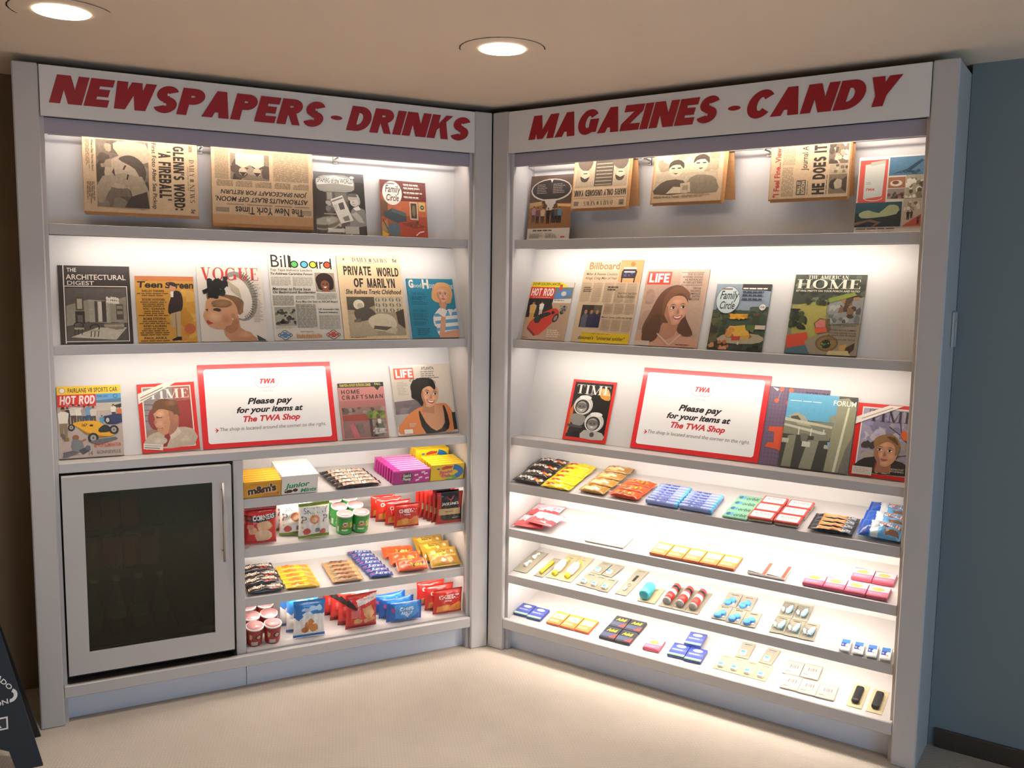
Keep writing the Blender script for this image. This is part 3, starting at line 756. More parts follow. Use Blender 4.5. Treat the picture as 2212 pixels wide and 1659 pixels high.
def c_circle(w, h, kind):
    a = Art(w, h, '#3a4a3c' if kind else '#9d5034', .15)
    if kind:
        a.r(0, 0, 100, 40, '#8b98a3').blobs(0, 34, 100, 52, 14, ['#33402c', '#3f4a3a', '#4d5848'], 7, 12).blobs(0, 45, 34, 100, 22, ['#2e3a24', '#47522e', '#5d5a34', '#3a3222'], 6, 11).blobs(75, 44, 100, 90, 12, ['#33402c', '#6a4a30', '#47522e'], 5, 9)
        a.p([(48, 0), (100, 0), (100, 10), (80, 8), (48, 9)], '#2e2a28')
        a.p([(16, 84), (40, 74), (90, 76), (100, 84), (80, 90), (30, 90)], '#a99a7e', 2).blobs(30, 64, 80, 82, 14, ['#c98a3c', '#d9a24a', '#b06a34', '#8a6a3a'], 5, 9).p([(46, 64), (64, 62), (66, 78), (48, 80)], '#d3a83c').r(66, 62, 82, 70, '#4d6a34').p([(42, 80), (58, 79), (58, 85), (43, 86)], '#b8402c').p([(60, 78), (74, 77), (74, 83), (60, 84)], '#c99a3a')
        a.r(54, 88, 57, 100, '#cfc8b8').blobs(0, 86, 40, 100, 10, ['#b0603a', '#6a3a24', '#c98a5a'], 3, 6).blobs(50, 92, 100, 100, 8, ['#22261c', '#3a3428'], 5, 9)
        for k in range(15): a.p([(50 + random.uniform(-22, 22), 50 + random.uniform(-5, 5)) for _ in range(4)], random.choice(['#e8a02a', '#dd8a1e', '#f0b23a']))
        a.r(82, 62, 100, 68, '#cdb9a0')
    else:
        a.p([(0, 36), (48, 36), (100, 34), (100, 62), (0, 62)], '#b9623c').p([(0, 0), (100, 0), (100, 34), (44, 36), (0, 22)], '#6a2a22').p([(0, 34), (14, 40), (14, 62), (0, 66)], '#6a4a34')
        a.p([(4, 58), (24, 50), (54, 58), (54, 72), (34, 76), (6, 66)], '#3f4a4d', 1).p([(22, 49), (54, 57), (54, 64), (22, 56)], '#525d5f').r(62, 36, 80, 68, '#c9b394').r(64.5, 38.5, 77.5, 65.5, '#4d3a2e').e(71, 52, 4, 10, '#7d6a54')
        a.r(82, 36, 97, 52, '#c7a866').e(90, 45, 4.5, 3.8, '#2f2a24').t('10', 87.5, 43.4, 92.5, 46.6, '#e0d5c0', .02)
        a.p([(0, 76), (12, 70), (14, 94), (0, 90)], '#9a7a4c').ln([(2, 70), (12, 88)], 1.5, '#3a2c22').e(26, 88, 15, 12, '#56646a').p([(0, 90), (14, 96), (12, 100), (0, 100)], '#c79a34')
        a.p([(38, 74), (70, 70), (100, 80), (100, 100), (40, 100)], '#a5452f').p([(42, 76), (70, 72), (98, 80), (70, 84)], '#7d3a2a').blobs(60, 66, 92, 80, 9, ['#b5382a', '#8a5a34', '#4d3a2a'], 2, 4).ln([(74, 96), (82, 90), (92, 88)], 2, '#eddccc')
    a.g = 0
    cx, cy, rx, ry = (25, 25, 22, 21) if kind else (25, 23, 22, 22)
    a.e(cx, cy, rx, ry, '#c5d0cf' if kind else '#e0d3c4').ring(cx, cy, rx, ry, .8, '#6b5a4c')
    I = '#2f3a35' if kind else '#4a3028'
    a.t('Family', cx - 15, cy - 14, cx + 19, cy + 3, I, .015, .25).t('Circle', cx - 13, cy + 2, cx + 14, cy + 14, I, .015, .25)
    a.r(cx - 14, cy - 18, cx + 6, cy - 15.5, '#7d6f62')
    for y in ((4, 9, 14, 20) if kind else (3, 9, 17, 25)):
        a.l(50, y + 2, 96, y + 4.5, 1, '#dcd0c0' if (not kind or y < 8) else '#2f3a4a', .9)
        if not kind: a.l(52, y + 5, 88, y + 6, 1, '#b99a88', .8)
    if kind: a.e(90, 35, 5.5, 4.6, '#e8e2d6').t('10', 87, 33.4, 93, 36.6, '#2a2a28', .02)
    return a
def c_amhome(w, h):
    a = Art(w, h, '#85806a', .15)
    a.r(0, 0, 100, 38, '#39402e').blobs(0, 0, 100, 38, 40, ['#2a3022', '#4d5540', '#6d705c', '#3a3a2c'], 3, 7).p([(2, 40), (50, 32), (52, 62), (48, 80), (30, 84), (6, 76)], '#a39a4e').p([(54, 34), (100, 28), (100, 60), (62, 62), (52, 46)], '#8d8a82')
    a.blobs(54, 38, 98, 62, 30, ['#6d6e6a', '#a5a39c', '#54534c', '#8a8a84'], 3, 6).blobs(66, 28, 94, 54, 12, ['#7d5a3c', '#4a3626', '#9a7450'], 4, 7).p([(52, 30), (86, 22), (90, 26), (54, 36)], '#7d8a34')
    a.blobs(0, 44, 26, 70, 22, ['#26301e', '#3a4a2a', '#1f281a'], 4, 7).blobs(20, 30, 50, 40, 9, ['#2a3320', '#3f4a2c'], 3, 5)
    a.g = .05
    a.p([(0, 78), (28, 73), (34, 88), (2, 94)], '#cf4a30').p([(2, 94), (34, 88), (36, 100), (0, 100)], '#4d6a72').p([(26, 84), (58, 70), (100, 62), (100, 100), (36, 100)], '#96866e')
    a.p([(36, 62), (44, 55), (58, 57), (60, 72), (44, 76)], '#6a5a34').p([(38, 62), (44, 57), (52, 57), (53, 66), (40, 67)], '#c9786a').p([(38, 68), (54, 66), (56, 72), (42, 74)], '#d9583c')
    a.e(58, 86, 16, 10, '#7a5c38').e(58, 86, 13, 8, '#8f6d44').e(57, 87, 7, 5.5, '#2c3022').blobs(51, 83, 64, 91, 8, ['#4d7a3a', '#86a84a'], 1, 2).p([(82, 92), (96, 84), (96, 92), (90, 98)], '#4a3826').p([(62, 95), (88, 94), (92, 100), (60, 100)], '#cdb77e').p([(76, 88), (86, 86), (84, 94), (76, 94)], '#c99a54')
    a.g = 0
    P = '#ddd2bb'
    a.s('THE AMERICAN', 19, 1.5, 76, 6, P, .22, .1).s('HOME', 4, 6.5, 93, 18.5, P, .2, .06).t('SITTING PRETTY ON YOUR PORCH AND PATIO', 4, 20, 93, 22.5, P, .02)
    for y, tx in ((63, 'A JUNE SPECIAL'), (68.5, 'DECORATING IN SUMMER'), (72, 'FOR YOUR GARDEN COLOR'), (75, 'PLANT PICTURES'), (80, 'LET A HOUSE TOO')): a.t(tx, 58, y, 96, y + 1.9, '#3a342a', .01)
    return a
def c_rod1(w, h):
    a = Art(w, h, '#b3a397', .06)
    a.r(0, 0, 100, 12, '#efc536').e(8, 6, 4.5, 4, '#efe6d6').ring(8, 6, 4.6, 4.1, .6, '#6b5a30').g = 0
    a.t('FAIRLANE V8 SPORTS CAR', 17, 3, 95, 9.5, '#4a3c12', .02, 0, 1.1)
    a.r(0, 12, 60, 29, '#d92f26').b('HOT ROD', 3.5, 13.5, 58.5, 26, '#efe3d9', .26, .07, .12).l(12, 27, 54, 28.5, 1, '#eacbbf').r(60, 12, 100, 20, '#5d9ccb').p([(60, 21), (100, 19), (100, 26), (60, 25)], '#587894').t('FEBRUARY', 62, 14, 80, 17, '#2f5a86', .01).ring(91, 16, 3.5, 3, 1, '#2f5a86')
    a.g = .08
    a.r(60, 25, 100, 36, '#c2b6a8')
    for x, c, l in ((15, '#2e2a28', '#44403a'), (24, '#cfc6b8', '#4d3c34'), (33, '#d8d0c2', '#5a5048'), (41, '#9a9088', '#3a4658'), (48, '#6d8fae', '#34506e'), (55, '#c9bcae', '#4a4440'), (90, '#a08a78', '#3a342e')): a.figure(x, 54, 24 + (x % 5), c, l)
    a.figure(8, 70, 40, '#d8cfc0', '#857154').p([(84, 30), (100, 27), (100, 32), (86, 34)], '#3d382f').figure(97, 50, 18, '#d0683c', '#c98a5a').figure(87, 48, 20, '#ddd5c8', '#3a3a38')
    a.p([(68, 46), (80, 43), (100, 42), (100, 54), (78, 56)], '#2b3358', 2).e(77, 50, 5, 5.5, '#22252c').e(77, 50, 2.8, 3.2, '#b5b0a8').figure(68, 60, 17, '#4f8fb0', '#4f8fb0')
    a.p([(22, 53), (34, 50), (56, 50), (66, 53), (70, 58), (62, 62), (84, 66), (88, 70), (78, 73), (58, 70), (44, 66), (30, 58)], '#e0a324', 2).p([(30, 58), (44, 66), (58, 70), (78, 73), (60, 74), (40, 67)], '#a8761c').p([(62, 62), (72, 56), (80, 60), (82, 66), (64, 67)], '#2b2a28', 2).t('167', 36, 53.5, 45, 57.5, '#2c2612', .03, .2).e(51, 56.5, 3, 1.4, '#2c2612')
    for x, y, r in ((53, 74, 8.5), (86, 64, 7.5), (20, 58, 5.5)): a.e(x, y, r, r * .84, '#25282b').e(x, y, r * .55, r * .5, '#a09a90').e(x, y, r * .2, r * .2, '#5a564f')
    a.p([(46, 79), (62, 76), (88, 74), (92, 77), (60, 84)], '#65666a').e(26, 72, 5, 3.5, '#8f5a3c').p([(19, 80), (24, 74), (34, 77), (38, 86), (34, 92), (20, 90)], '#77797a', 2).p([(30, 90), (46, 84), (48, 90), (36, 96)], '#4d4a4c').e(44, 87, 4, 3.2, '#5b6478').ln([(32, 78), (42, 75)], 2.5, '#a5704e').p([(6, 92), (20, 90), (30, 94), (12, 98), (5, 99)], '#66626a').blobs(4, 66, 16, 76, 4, ['#6b5f50', '#8f6a2c'], 3, 5)
    a.g = 0
    a.t('62 TOP ELIMINATOR', 54, 82, 96, 87, '#cf3f33', .01).t('14', 45, 92, 51, 98, '#4a4a50', 0).t('BONNEVILLE', 58, 92, 95, 96.5, '#5d5f68', 0)
    return a
def time_frame(w, h, tc, ribbon=True):
    a = Art(w, h, '#d32a20')
    return a
def c_time1(w, h):
    a = Art(w, h, '#d42b22')
    a.r(7, 4.5, 93, 95, '#e3d6c6')
    a.g = .18
    a.r(9, 6, 91, 93.5, '#8f7766').p([(9, 6), (60, 6), (60, 34), (40, 60), (9, 70)], '#8a8382').p([(62, 28), (91, 25), (91, 70), (66, 72)], '#9a3a38').p([(60, 6), (91, 6), (91, 26), (62, 28)], '#a85a4e')
    for y in (30, 38, 46, 54): a.ln([(9, y), (34, y + 2)], 1.4, '#5d5452')
    a.e(26, 52, 12, 16, '#8a3a3a').p([(9, 93.5), (12, 76), (34, 70), (60, 66), (91, 70), (91, 93.5)], '#b8a793', 2).p([(40, 70), (62, 62), (70, 74), (52, 84)], '#c9bba6')
    a.p([(24, 44), (26, 34), (40, 30), (58, 32), (66, 44), (66, 62), (58, 72), (44, 76), (34, 74), (28, 66), (24, 58), (26, 52)], '#c08a68', 3).p([(50, 40), (66, 46), (66, 62), (56, 74), (46, 76), (52, 60)], '#a8705a', 2)
    a.p([(24, 44), (24, 32), (34, 24), (52, 24), (66, 32), (70, 46), (62, 52), (58, 44), (48, 40), (34, 38)], '#6f4a30', 3).e(63, 52, 4.5, 5, '#b0785c').p([(28, 48), (40, 47), (38, 51), (29, 51)], '#503830').ln([(27, 46), (40, 45)], 1.6, '#4d3426').p([(24, 54), (29, 56), (27, 60), (23, 58)], '#a86f54').ln([(28, 65), (38, 66)], 1.8, '#8a4a42').p([(40, 76), (48, 74), (50, 80), (42, 93), (36, 93)], '#8a3430')
    a.soft(36, 45, 9, 5, '#c08a68', '#d6a482', 5).soft(34, 60, 7, 6, '#c08a68', '#d09a7a', 4).soft(56, 30, 12, 5, '#6f4a30', '#8d6242', 4).soft(30, 84, 14, 6, '#b8a793', '#cdbfab', 4).soft(76, 84, 12, 6, '#b8a793', '#c9baa6', 4)
    a.g = 0
    a.s('TIME', 18, 9, 88, 23, '#e8dccf', .2, .1)
    a.p([(0, 22), (0, 14), (46, 0), (66, 0), (0, 29)], '#e6dccb').ln([(4, 20), (44, 6)], 1.6, '#7d7264').ln([(4, 24), (46, 9)], 1.4, '#7d7264')
    a.p([(3, 86), (36, 90), (35, 98), (2, 94)], '#d8d0c2').ln([(5, 89), (33, 92)], 1.2, '#8d857a').ln([(4, 92), (30, 95)], 1.8, '#7d766c')
    return a
def c_time2(w, h):
    a = Art(w, h, '#d6281f')
    a.g = .12
    a.r(6, 4, 94, 95, '#1a1817').blobs(10, 40, 94, 94, 8, ['#242220', '#121110'], 10, 20)
    a.p([(62, 14), (84, 12), (92, 24), (90, 31), (72, 28)], '#d2913c', 2).p([(70, 14), (82, 14), (88, 22), (74, 22)], '#e8bf7a', 2).p([(6, 50), (12, 40), (14, 62), (8, 90), (6, 90)], '#c9702c')
    for cx, cy in ((34, 42), (66, 68)):
        a.e(cx, cy, 22, 15.5, '#c9c5bd').e(cx - 2, cy + 2, 17.5, 12.5, '#3a3733').e(cx - 3, cy + 3, 12, 9.5, '#a8a198').e(cx - 3, cy + 1, 12, 5, '#6d6861').ring(cx - 2, cy + 2, 18.5, 13.2, 2.2, '#e2ded6')
        a.e(cx - 7, cy + 2, 1.6, 1, '#24211f').e(cx + 1, cy + 2, 1.6, 1, '#24211f').p([(cx - 8, cy + 7), (cx + 1, cy + 7), (cx - 3, cy + 9.5)], '#e8e3da').e(cx + 2, cy - 13, 14, 3.6, '#ebe7df')
    a.p([(10, 60), (24, 56), (44, 60), (40, 74), (24, 76), (12, 70)], '#8d8880', 2).p([(40, 95), (46, 82), (66, 82), (88, 84), (92, 95)], '#b0aba2', 2).e(66, 88, 5, 4, '#4d4a45').p([(6, 74), (40, 76), (40, 80), (6, 78)], '#4a4642')
    a.g = 0
    a.s('TIME', 12, 8, 90, 23, '#e6dfd2', .2, .1).l(36, 24, 58, 26.5, 1, '#8d8880')
    return a
def c_time3(w, h):
    a = Art(w, h, '#cf1f1a')
    a.r(9, 5, 99, 95, '#ded6cd')
    a.g = .2
    a.r(11, 6.5, 98, 93.5, '#9a93a3').blobs(11, 12, 98, 50, 26, ['#8d8aa6', '#a9a3b5', '#7a7690', '#b5adb5'], 7, 13).blobs(11, 50, 98, 78, 22, ['#5d564d', '#8d8478', '#3d3833', '#a39a90'], 5, 9)
    for p in ([(78, 24), (84, 44), (98, 52)], [(60, 30), (80, 40)], [(84, 44), (92, 38)], [(70, 70), (98, 66)]): a.ln(p, 2, '#4a423c')
    a.e(88, 40, 6, 7, '#d1642e', -20).p([(92, 34), (98, 40), (96, 48)], '#38302a')
    a.g = .08
    a.p([(11, 93.5), (14, 80), (40, 72), (90, 76), (98, 84), (98, 93.5)], '#2d2826', 2).p([(46, 80), (62, 84), (66, 93.5), (46, 93.5)], '#c4b9b2').p([(52, 84), (58, 84), (56, 93.5), (50, 93.5)], '#2c2020').p([(44, 78), (56, 84), (48, 93), (42, 90)], '#8a2c2a')
    a.head(60, 64, 21, '#c79474', '#7b5a38', '#a06e54', '#9a5448', -.12, 2, '#6d4c30').p([(38, 58), (38, 48), (50, 42), (66, 40), (80, 48), (82, 62), (76, 68), (74, 56), (60, 50), (46, 56)], '#8d6a44', 3).p([(58, 44), (72, 44), (80, 54), (70, 50)], '#63452c', 2)
    a.g = 0
    a.s('TIME', 22, 8.5, 99, 24, '#332c36', .17, .12)
    a.p([(0, 26), (0, 20), (56, 1), (80, 1), (0, 30)], '#e3d9ce').ln([(10, 22), (62, 4)], 2, '#a3968c')
    a.r(5, 87, 40, 98, '#c9beb0').l(8, 89, 38, 96, 3, '#a39a8f', .4).t('BOOKS POET', 72, 85, 94, 87.3, '#d8cfc6', .01).t('EVTUSHENKO', 71, 88, 94, 90.3, '#d8cfc6', .01)
    return a
def c_craft(w, h):
    a = Art(w, h, '#bb7b73', .1)
    a.r(0, 32, 100, 44, '#a96c66').r(0, 0, 100, 8, '#2b2a28').g = 0
    a.t('PLAN FOR A 10-FOOT OUTDOOR CORNER', 4, 1.5, 72, 6.5, '#d8c24a', .02).p([(77, 6), (94, 6), (85, 15)], '#2b2a28').t('FALL', 80, 1.5, 94, 5, '#d8c24a', .02)
    a.b('HOME', 6, 12, 46, 19.5, '#3a2a26', .2, .3).b('CRAFTSMAN', 6, 22, 96, 29.5, '#3a2a26', .2, .3)
    a.g = .2
    a.r(3, 44, 97, 98, '#8a6f63').blobs(3, 44, 97, 56, 20, ['#6d5a50', '#a08a7c', '#574840', '#8a8580'], 3, 6).p([(4, 58), (52, 56), (60, 66), (60, 70), (4, 68)], '#9d4a40').r(6, 68, 60, 96, '#8d6c66').blobs(56, 52, 97, 66, 22, ['#6d7d3c', '#8a944a', '#57662e'], 4, 7).r(60, 66, 66, 98, '#54443c').blobs(66, 68, 97, 98, 20, ['#4a4a40', '#6a6a60', '#3a3a34', '#8a8578'], 4, 7)
    a.p([(16, 76), (24, 70), (30, 82), (38, 98), (24, 98)], '#b9686a').p([(32, 74), (46, 72), (48, 90), (34, 92)], '#7d6a64').figure(82, 84, 20, '#cfc7bb', '#6d665e').p([(70, 82), (94, 84), (96, 92), (70, 94)], '#b5aca0').blobs(66, 84, 96, 92, 6, ['#d8d0c4', '#8d857c'], 2, 4)
    return a
def c_life2(w, h):
    a = Art(w, h, '#c9bcac', .06)
    a.p([(0, 52), (40, 50), (60, 56), (60, 70), (0, 76)], '#77696a').r(0, 70, 40, 88, '#a8a09a').blobs(0, 56, 44, 70, 10, ['#6d6468', '#857a78'], 5, 9)
    a.g = 0
    a.r(5, 4, 38, 20, '#dd4a2c').b('LIFE', 8, 6, 36, 18, '#f2e9e0', .27).t('ATLANTA:', 52, 3.5, 74, 8, '#4a4540', .02).l(50, 10, 84, 22, 4, '#77706a', .45)
    a.l(8, 24, 26, 44, 9, '#a3988a', .4)
    a.p([(4, 98), (10, 80), (30, 66), (50, 60), (74, 58), (90, 62), (96, 98)], '#d5824a', 3).p([(42, 100), (44, 76), (54, 62), (72, 60), (86, 70), (84, 92), (70, 100)], '#c78e68', 2).p([(40, 66), (48, 84), (64, 97), (80, 86), (80, 62), (84, 64), (88, 88), (78, 99), (46, 100), (38, 76)], '#29231f', 2).r(94, 72, 100, 97, '#2a2624')
    a.head(60, 44, 16, '#d09a76', '#1d1714', '#b27a58', '#b5463e', .16, 10, '#2a201a', 1)
    a.p([(30, 40), (30, 30), (38, 22), (52, 19), (66, 22), (72, 30), (70, 38), (62, 32), (50, 36), (46, 46), (48, 56), (44, 60), (38, 52), (30, 48)], '#1d1815', 4)
    for k in range(12): a.ring(34 + k * 3.2, 23 + (k % 3) * 2.4, 4, 3.4, .9, '#231c18', 150, 380)
    a.r(10, 92, 24, 98, '#e6ddd2').l(20, 84, 32, 90, 3, '#e6c9b0', .5)
    return a
def c_purple(w, h):
    a = Art(w, h, '#69556c')
    for x in range(4, 100, 6): a.r(x, 0, x + .6, 100, '#806b80')
    for y in range(3, 100, 5): a.r(0, y, 100, y + .5, '#7b667b')
    a.e(20, 3, 4, 3, '#d9603a').e(36, 4, 4, 3, '#d9603a').e(14, 18, 4, 3, '#d9603a').e(34, 20, 4, 3, '#d9603a').p([(4, 1), (15, 3), (13, 6)], '#e6dcd6').ln([(20, 4), (16, 18)], .6, '#c9a8a0')
    a.p([(8, 52), (50, 50), (50, 92), (38, 84), (28, 80), (6, 78), (10, 72), (20, 72), (18, 58), (8, 58)], '#d4512c').t('FORUM', 62, 4, 98, 9, '#3c2f42', .02)
    return a
def c_forum(w, h):
    a = Art(w, h, '#4a493f', .12)
    a.r(0, 0, 74, 36, '#5aa0bd').p([(0, 38), (74, 36), (74, 58), (60, 62), (0, 56)], '#7d7c66').p([(4, 32), (16, 26), (28, 30), (40, 44), (20, 42)], '#a39e84').p([(8, 32), (18, 30), (24, 36), (10, 37)], '#4d4c3e').p([(0, 34), (70, 41), (70, 44), (0, 38)], '#b9b59c').p([(0, 42), (62, 50), (62, 54), (0, 45)], '#b9b8a4').p([(64, 28), (74, 26), (74, 34), (64, 36)], '#8f8c74')
    for x in (22, 40, 58): a.r(x, 46, x + 1.6, 56, '#cbc8b8')
    a.r(0, 56, 74, 100, '#3e3d36').p([(8, 58), (20, 56), (18, 100), (4, 100)], '#807e68').p([(38, 62), (54, 60), (48, 100), (30, 100)], '#85836e').p([(26, 54), (38, 54), (36, 66), (28, 64)], '#6a6858').p([(46, 54), (70, 52), (68, 60), (46, 62)], '#7d7b68').r(0, 62, 10, 68, '#b0ad98').r(30, 64, 42, 71, '#c3c0ac').r(62, 66, 68, 71, '#b0ad98').p([(66, 62), (74, 61), (74, 74), (68, 72)], '#7ba0c4')
    a.p([(74, 4), (100, 0), (100, 100), (74, 100), (66, 100)], '#8f8c70').p([(88, 14), (91, 14), (82, 100), (78, 100)], '#c9c6a8').p([(92, 70), (100, 50), (100, 100), (86, 100)], '#6e6c62').p([(88, 2), (100, 0), (100, 14)], '#3a3630')
    a.g = 0
    a.t('FORUM', 67, 6, 99, 13, '#e6e3d4', .02).l(4, 10, 66, 12, 1, '#d4e3ea', .5)
    return a
def c_kiosk(w, h):
    a = Art(w, h, '#33312f', .1)
    a.r(0, 0, 100, 14, '#4a4744').e(76, 6.5, 4.5, 2, '#e0dcd4')
    a.p([(4, 12), (20, 5), (60, 4), (78, 10), (80, 22), (74, 29), (40, 33), (10, 30), (4, 22)], '#8d8880', 2).p([(5, 11), (40, 5), (78, 10), (78, 20), (40, 17), (5, 21)], '#c9c4ba', 1).t('SPAPERS of the WORLD', 6, 9, 77, 17, '#3a3632', .01)
    a.r(22, 31, 66, 98, '#57534d').r(24, 32, 34, 44, '#8f897f').p([(40, 32), (62, 32), (66, 46), (40, 46)], '#6d6962').blobs(20, 46, 66, 98, 30, ['#3a3733', '#77726a', '#a39d92', '#54504a'], 3, 6).r(16, 66, 40, 68, '#8a857c').r(22, 90, 54, 96, '#bab4a8')
    a.p([(66, 100), (66, 70), (72, 58), (86, 54), (98, 58), (100, 70), (100, 100)], '#84807a').e(78, 46, 9, 7.5, '#bfb8ac').p([(67, 44), (66, 36), (74, 33), (86, 34), (90, 46), (86, 52), (84, 42)], '#a8a298', 2).p([(66, 38), (67, 33), (82, 32), (84, 38)], '#5d5953').p([(74, 56), (86, 52), (90, 58), (80, 60)], '#d8d2c6').e(75.5, 46, 1.1, .8, '#33302c').ln([(74, 50), (79, 50.5)], 1, '#6a5f58').p([(76, 88), (100, 84), (100, 100), (70, 100)], '#3a3734').r(56, 86, 84, 98, '#aaa49a')
    a.p([(30, 44), (54, 36), (74, 76), (48, 82)], '#cfc9be').p([(32, 46), (54, 39), (55, 41), (33, 48)], '#6b665e').p([(45, 50), (55, 47), (58, 58), (48, 60)], '#57524c').p([(52, 72), (64, 68), (67, 76), (56, 78)], '#7a756c').l(36, 52, 44, 62, 6, '#9a948a', .5).p([(70, 66), (80, 62), (90, 70), (96, 80), (84, 78)], '#b0a99d', 1)
    return a
def c_departure(w, h):
    a = Art(w, h, '#cfc3b4')
    a.g = .15
    a.r(0, 0, 100, 82, '#4d3c31').r(0, 44, 100, 82, '#8d5f3c').p([(0, 42), (30, 40), (30, 46), (0, 50)], '#b08a60').p([(60, 44), (100, 46), (100, 50), (60, 48)], '#c99a64')
    a.g = 0
    a.e(50, 23, 48, 17.5, '#b5aa9c').e(50, 22.5, 45, 15.6, '#36302d').p([(36, 37), (64, 37), (58, 54), (42, 54)], '#b5aa9c').e(38, 48, 5, 4, '#5a4434').e(63, 48, 5, 4, '#5a4434').p([(46, 6), (54, 6), (50, 12)], '#b5aa9c')
    for x in (16, 54):
        for k in range(6): a.l(x, 14 + k * 2.6, x + 30, 16 + k * 2.6, 1, '#8a8078', .5)
    a.g = .1
    for x, c, l in ((12, '#a87a80', '#5d4038'), (22, '#6d4a50', '#3a2c28'), (34, '#b89a7c', '#57443a'), (47, '#2b2422', '#221c1a'), (58, '#38302c', '#2a2422'), (66, '#4d4a48', '#2c2826'), (74, '#4f7a86', '#2a2624')): a.figure(x, 72 + (x % 4), 24, c, l)
    a.g = 0
    a.l(14, 84.5, 82, 86.5, 1, '#4a423a', .9).l(6, 90, 40, 98, 5, '#8d8478', .5).l(44, 90, 74, 98, 5, '#8d8478', .5).r(80, 95, 90, 97, '#b5473c')
    return a
def c_travel(w, h):
    a = Art(w, h, '#d5c9bb')
    a.r(2, 4, 44, 60, '#c9564a').p([(10, 10), (40, 7), (38, 52), (10, 55)], '#c3c2b4').p([(18, 7), (40, 5), (40, 9), (18, 12)], '#aaa99a').t('TWA', 13, 41, 26, 44.5, '#b5473c', .04, .3).ring(25, 54, 14, 4, 1, '#e6d5c8', 0, 180).l(13, 33, 22, 37, 2, '#8f8e80', .4)
    a.g = .15
    a.r(46, 2, 99, 26, '#4f7288').p([(50, 24), (72, 18), (92, 6), (96, 8), (78, 20), (90, 22), (86, 24), (68, 22)], '#28414f').blobs(60, 18, 92, 25, 6, ['#2f4d5c', '#3a5a6a'], 2, 4)
    a.r(46, 28, 71, 42, '#9d6a4c').e(58, 36, 9, 4, '#d8cbb8').e(57, 35, 5, 2.4, '#7d4a34').r(46, 43, 71, 56, '#8f8478').blobs(46, 47, 71, 56, 14, ['#4a3a38', '#8a4a44', '#57504a'], 2, 3)
    a.r(72, 26, 99, 57, '#a39a84').blobs(72, 30, 99, 56, 22, ['#57503f', '#cfc7b0', '#7d745f', '#e0d8c4'], 3, 5).r(0, 60, 69, 92, '#2b3438').p([(0, 60), (69, 60), (69, 72), (0, 74)], '#2f5258').p([(6, 74), (20, 70), (36, 74), (50, 64), (64, 66), (62, 76), (30, 80), (10, 80)], '#a3a67a', 2).p([(0, 86), (24, 82), (40, 86), (30, 92), (26, 92), (32, 87), (20, 85), (0, 90)], '#7d5c4c')
    a.r(71, 58, 99, 92, '#b5a593').blobs(72, 60, 99, 72, 16, ['#6d6052', '#8f8372', '#d5cabb'], 2, 3.5).p([(71, 92), (99, 76), (99, 92)], '#bb5344').figure(79, 84, 12, '#3a302c', '#2a2422').figure(84, 82, 10, '#4a3c34', '#2a2422').figure(94, 90, 11, '#7d3a34', '#3a2422')
    a.g = 0
    a.l(3, 94, 66, 95.4, 1, '#57504a', .9).l(3, 97, 34, 99.5, 2, '#a39a8e', .4).l(36, 97, 66, 99.5, 2, '#a39a8e', .4)
    return a
def c_pay(w, h):
    a = Art(w, h, '#dd2a2f')
    a.rr(4, 5.5, 96, 94.5, 2, '#f1eeea')
    RD = '#cf2f33'
    a.ring(47, 22, 6.2, 8.4, .25, '#d8a09c').ring(52.5, 22, 6.2, 8.4, .25, '#d8a09c').r(44.5, 19, 55, 25.5, '#f1eeea').b('TWA', 44.5, 19, 55.5, 25, RD, .25, .02, .3).t('HOTEL', 46.3, 33.3, 53.7, 35, '#b5aaa8', .01, 0, 1.5)
    a.t('Please pay', 34, 42, 68, 52, '#1c1a1b', .035, .3).t('for your items at', 25.5, 52.5, 75.5, 62, '#1c1a1b', .035, .3).t('The TWA Shop', 30, 63.5, 72.5, 73, RD, .035, .3)
    a.t('The shop is located around the corner to the right.', 12.5, 76, 92, 81.5, '#77716d', 0, .18)
    a.p([(8, 79), (10.4, 78.6), (9.4, 76.4), (10, 76.4), (11.6, 78.6), (12, 79), (11.6, 79.4), (10, 81.6), (9.4, 81.6), (10.4, 79.4), (8, 79)], RD)
    return a
NB, NK = '#bb9e7c', '#362d24'
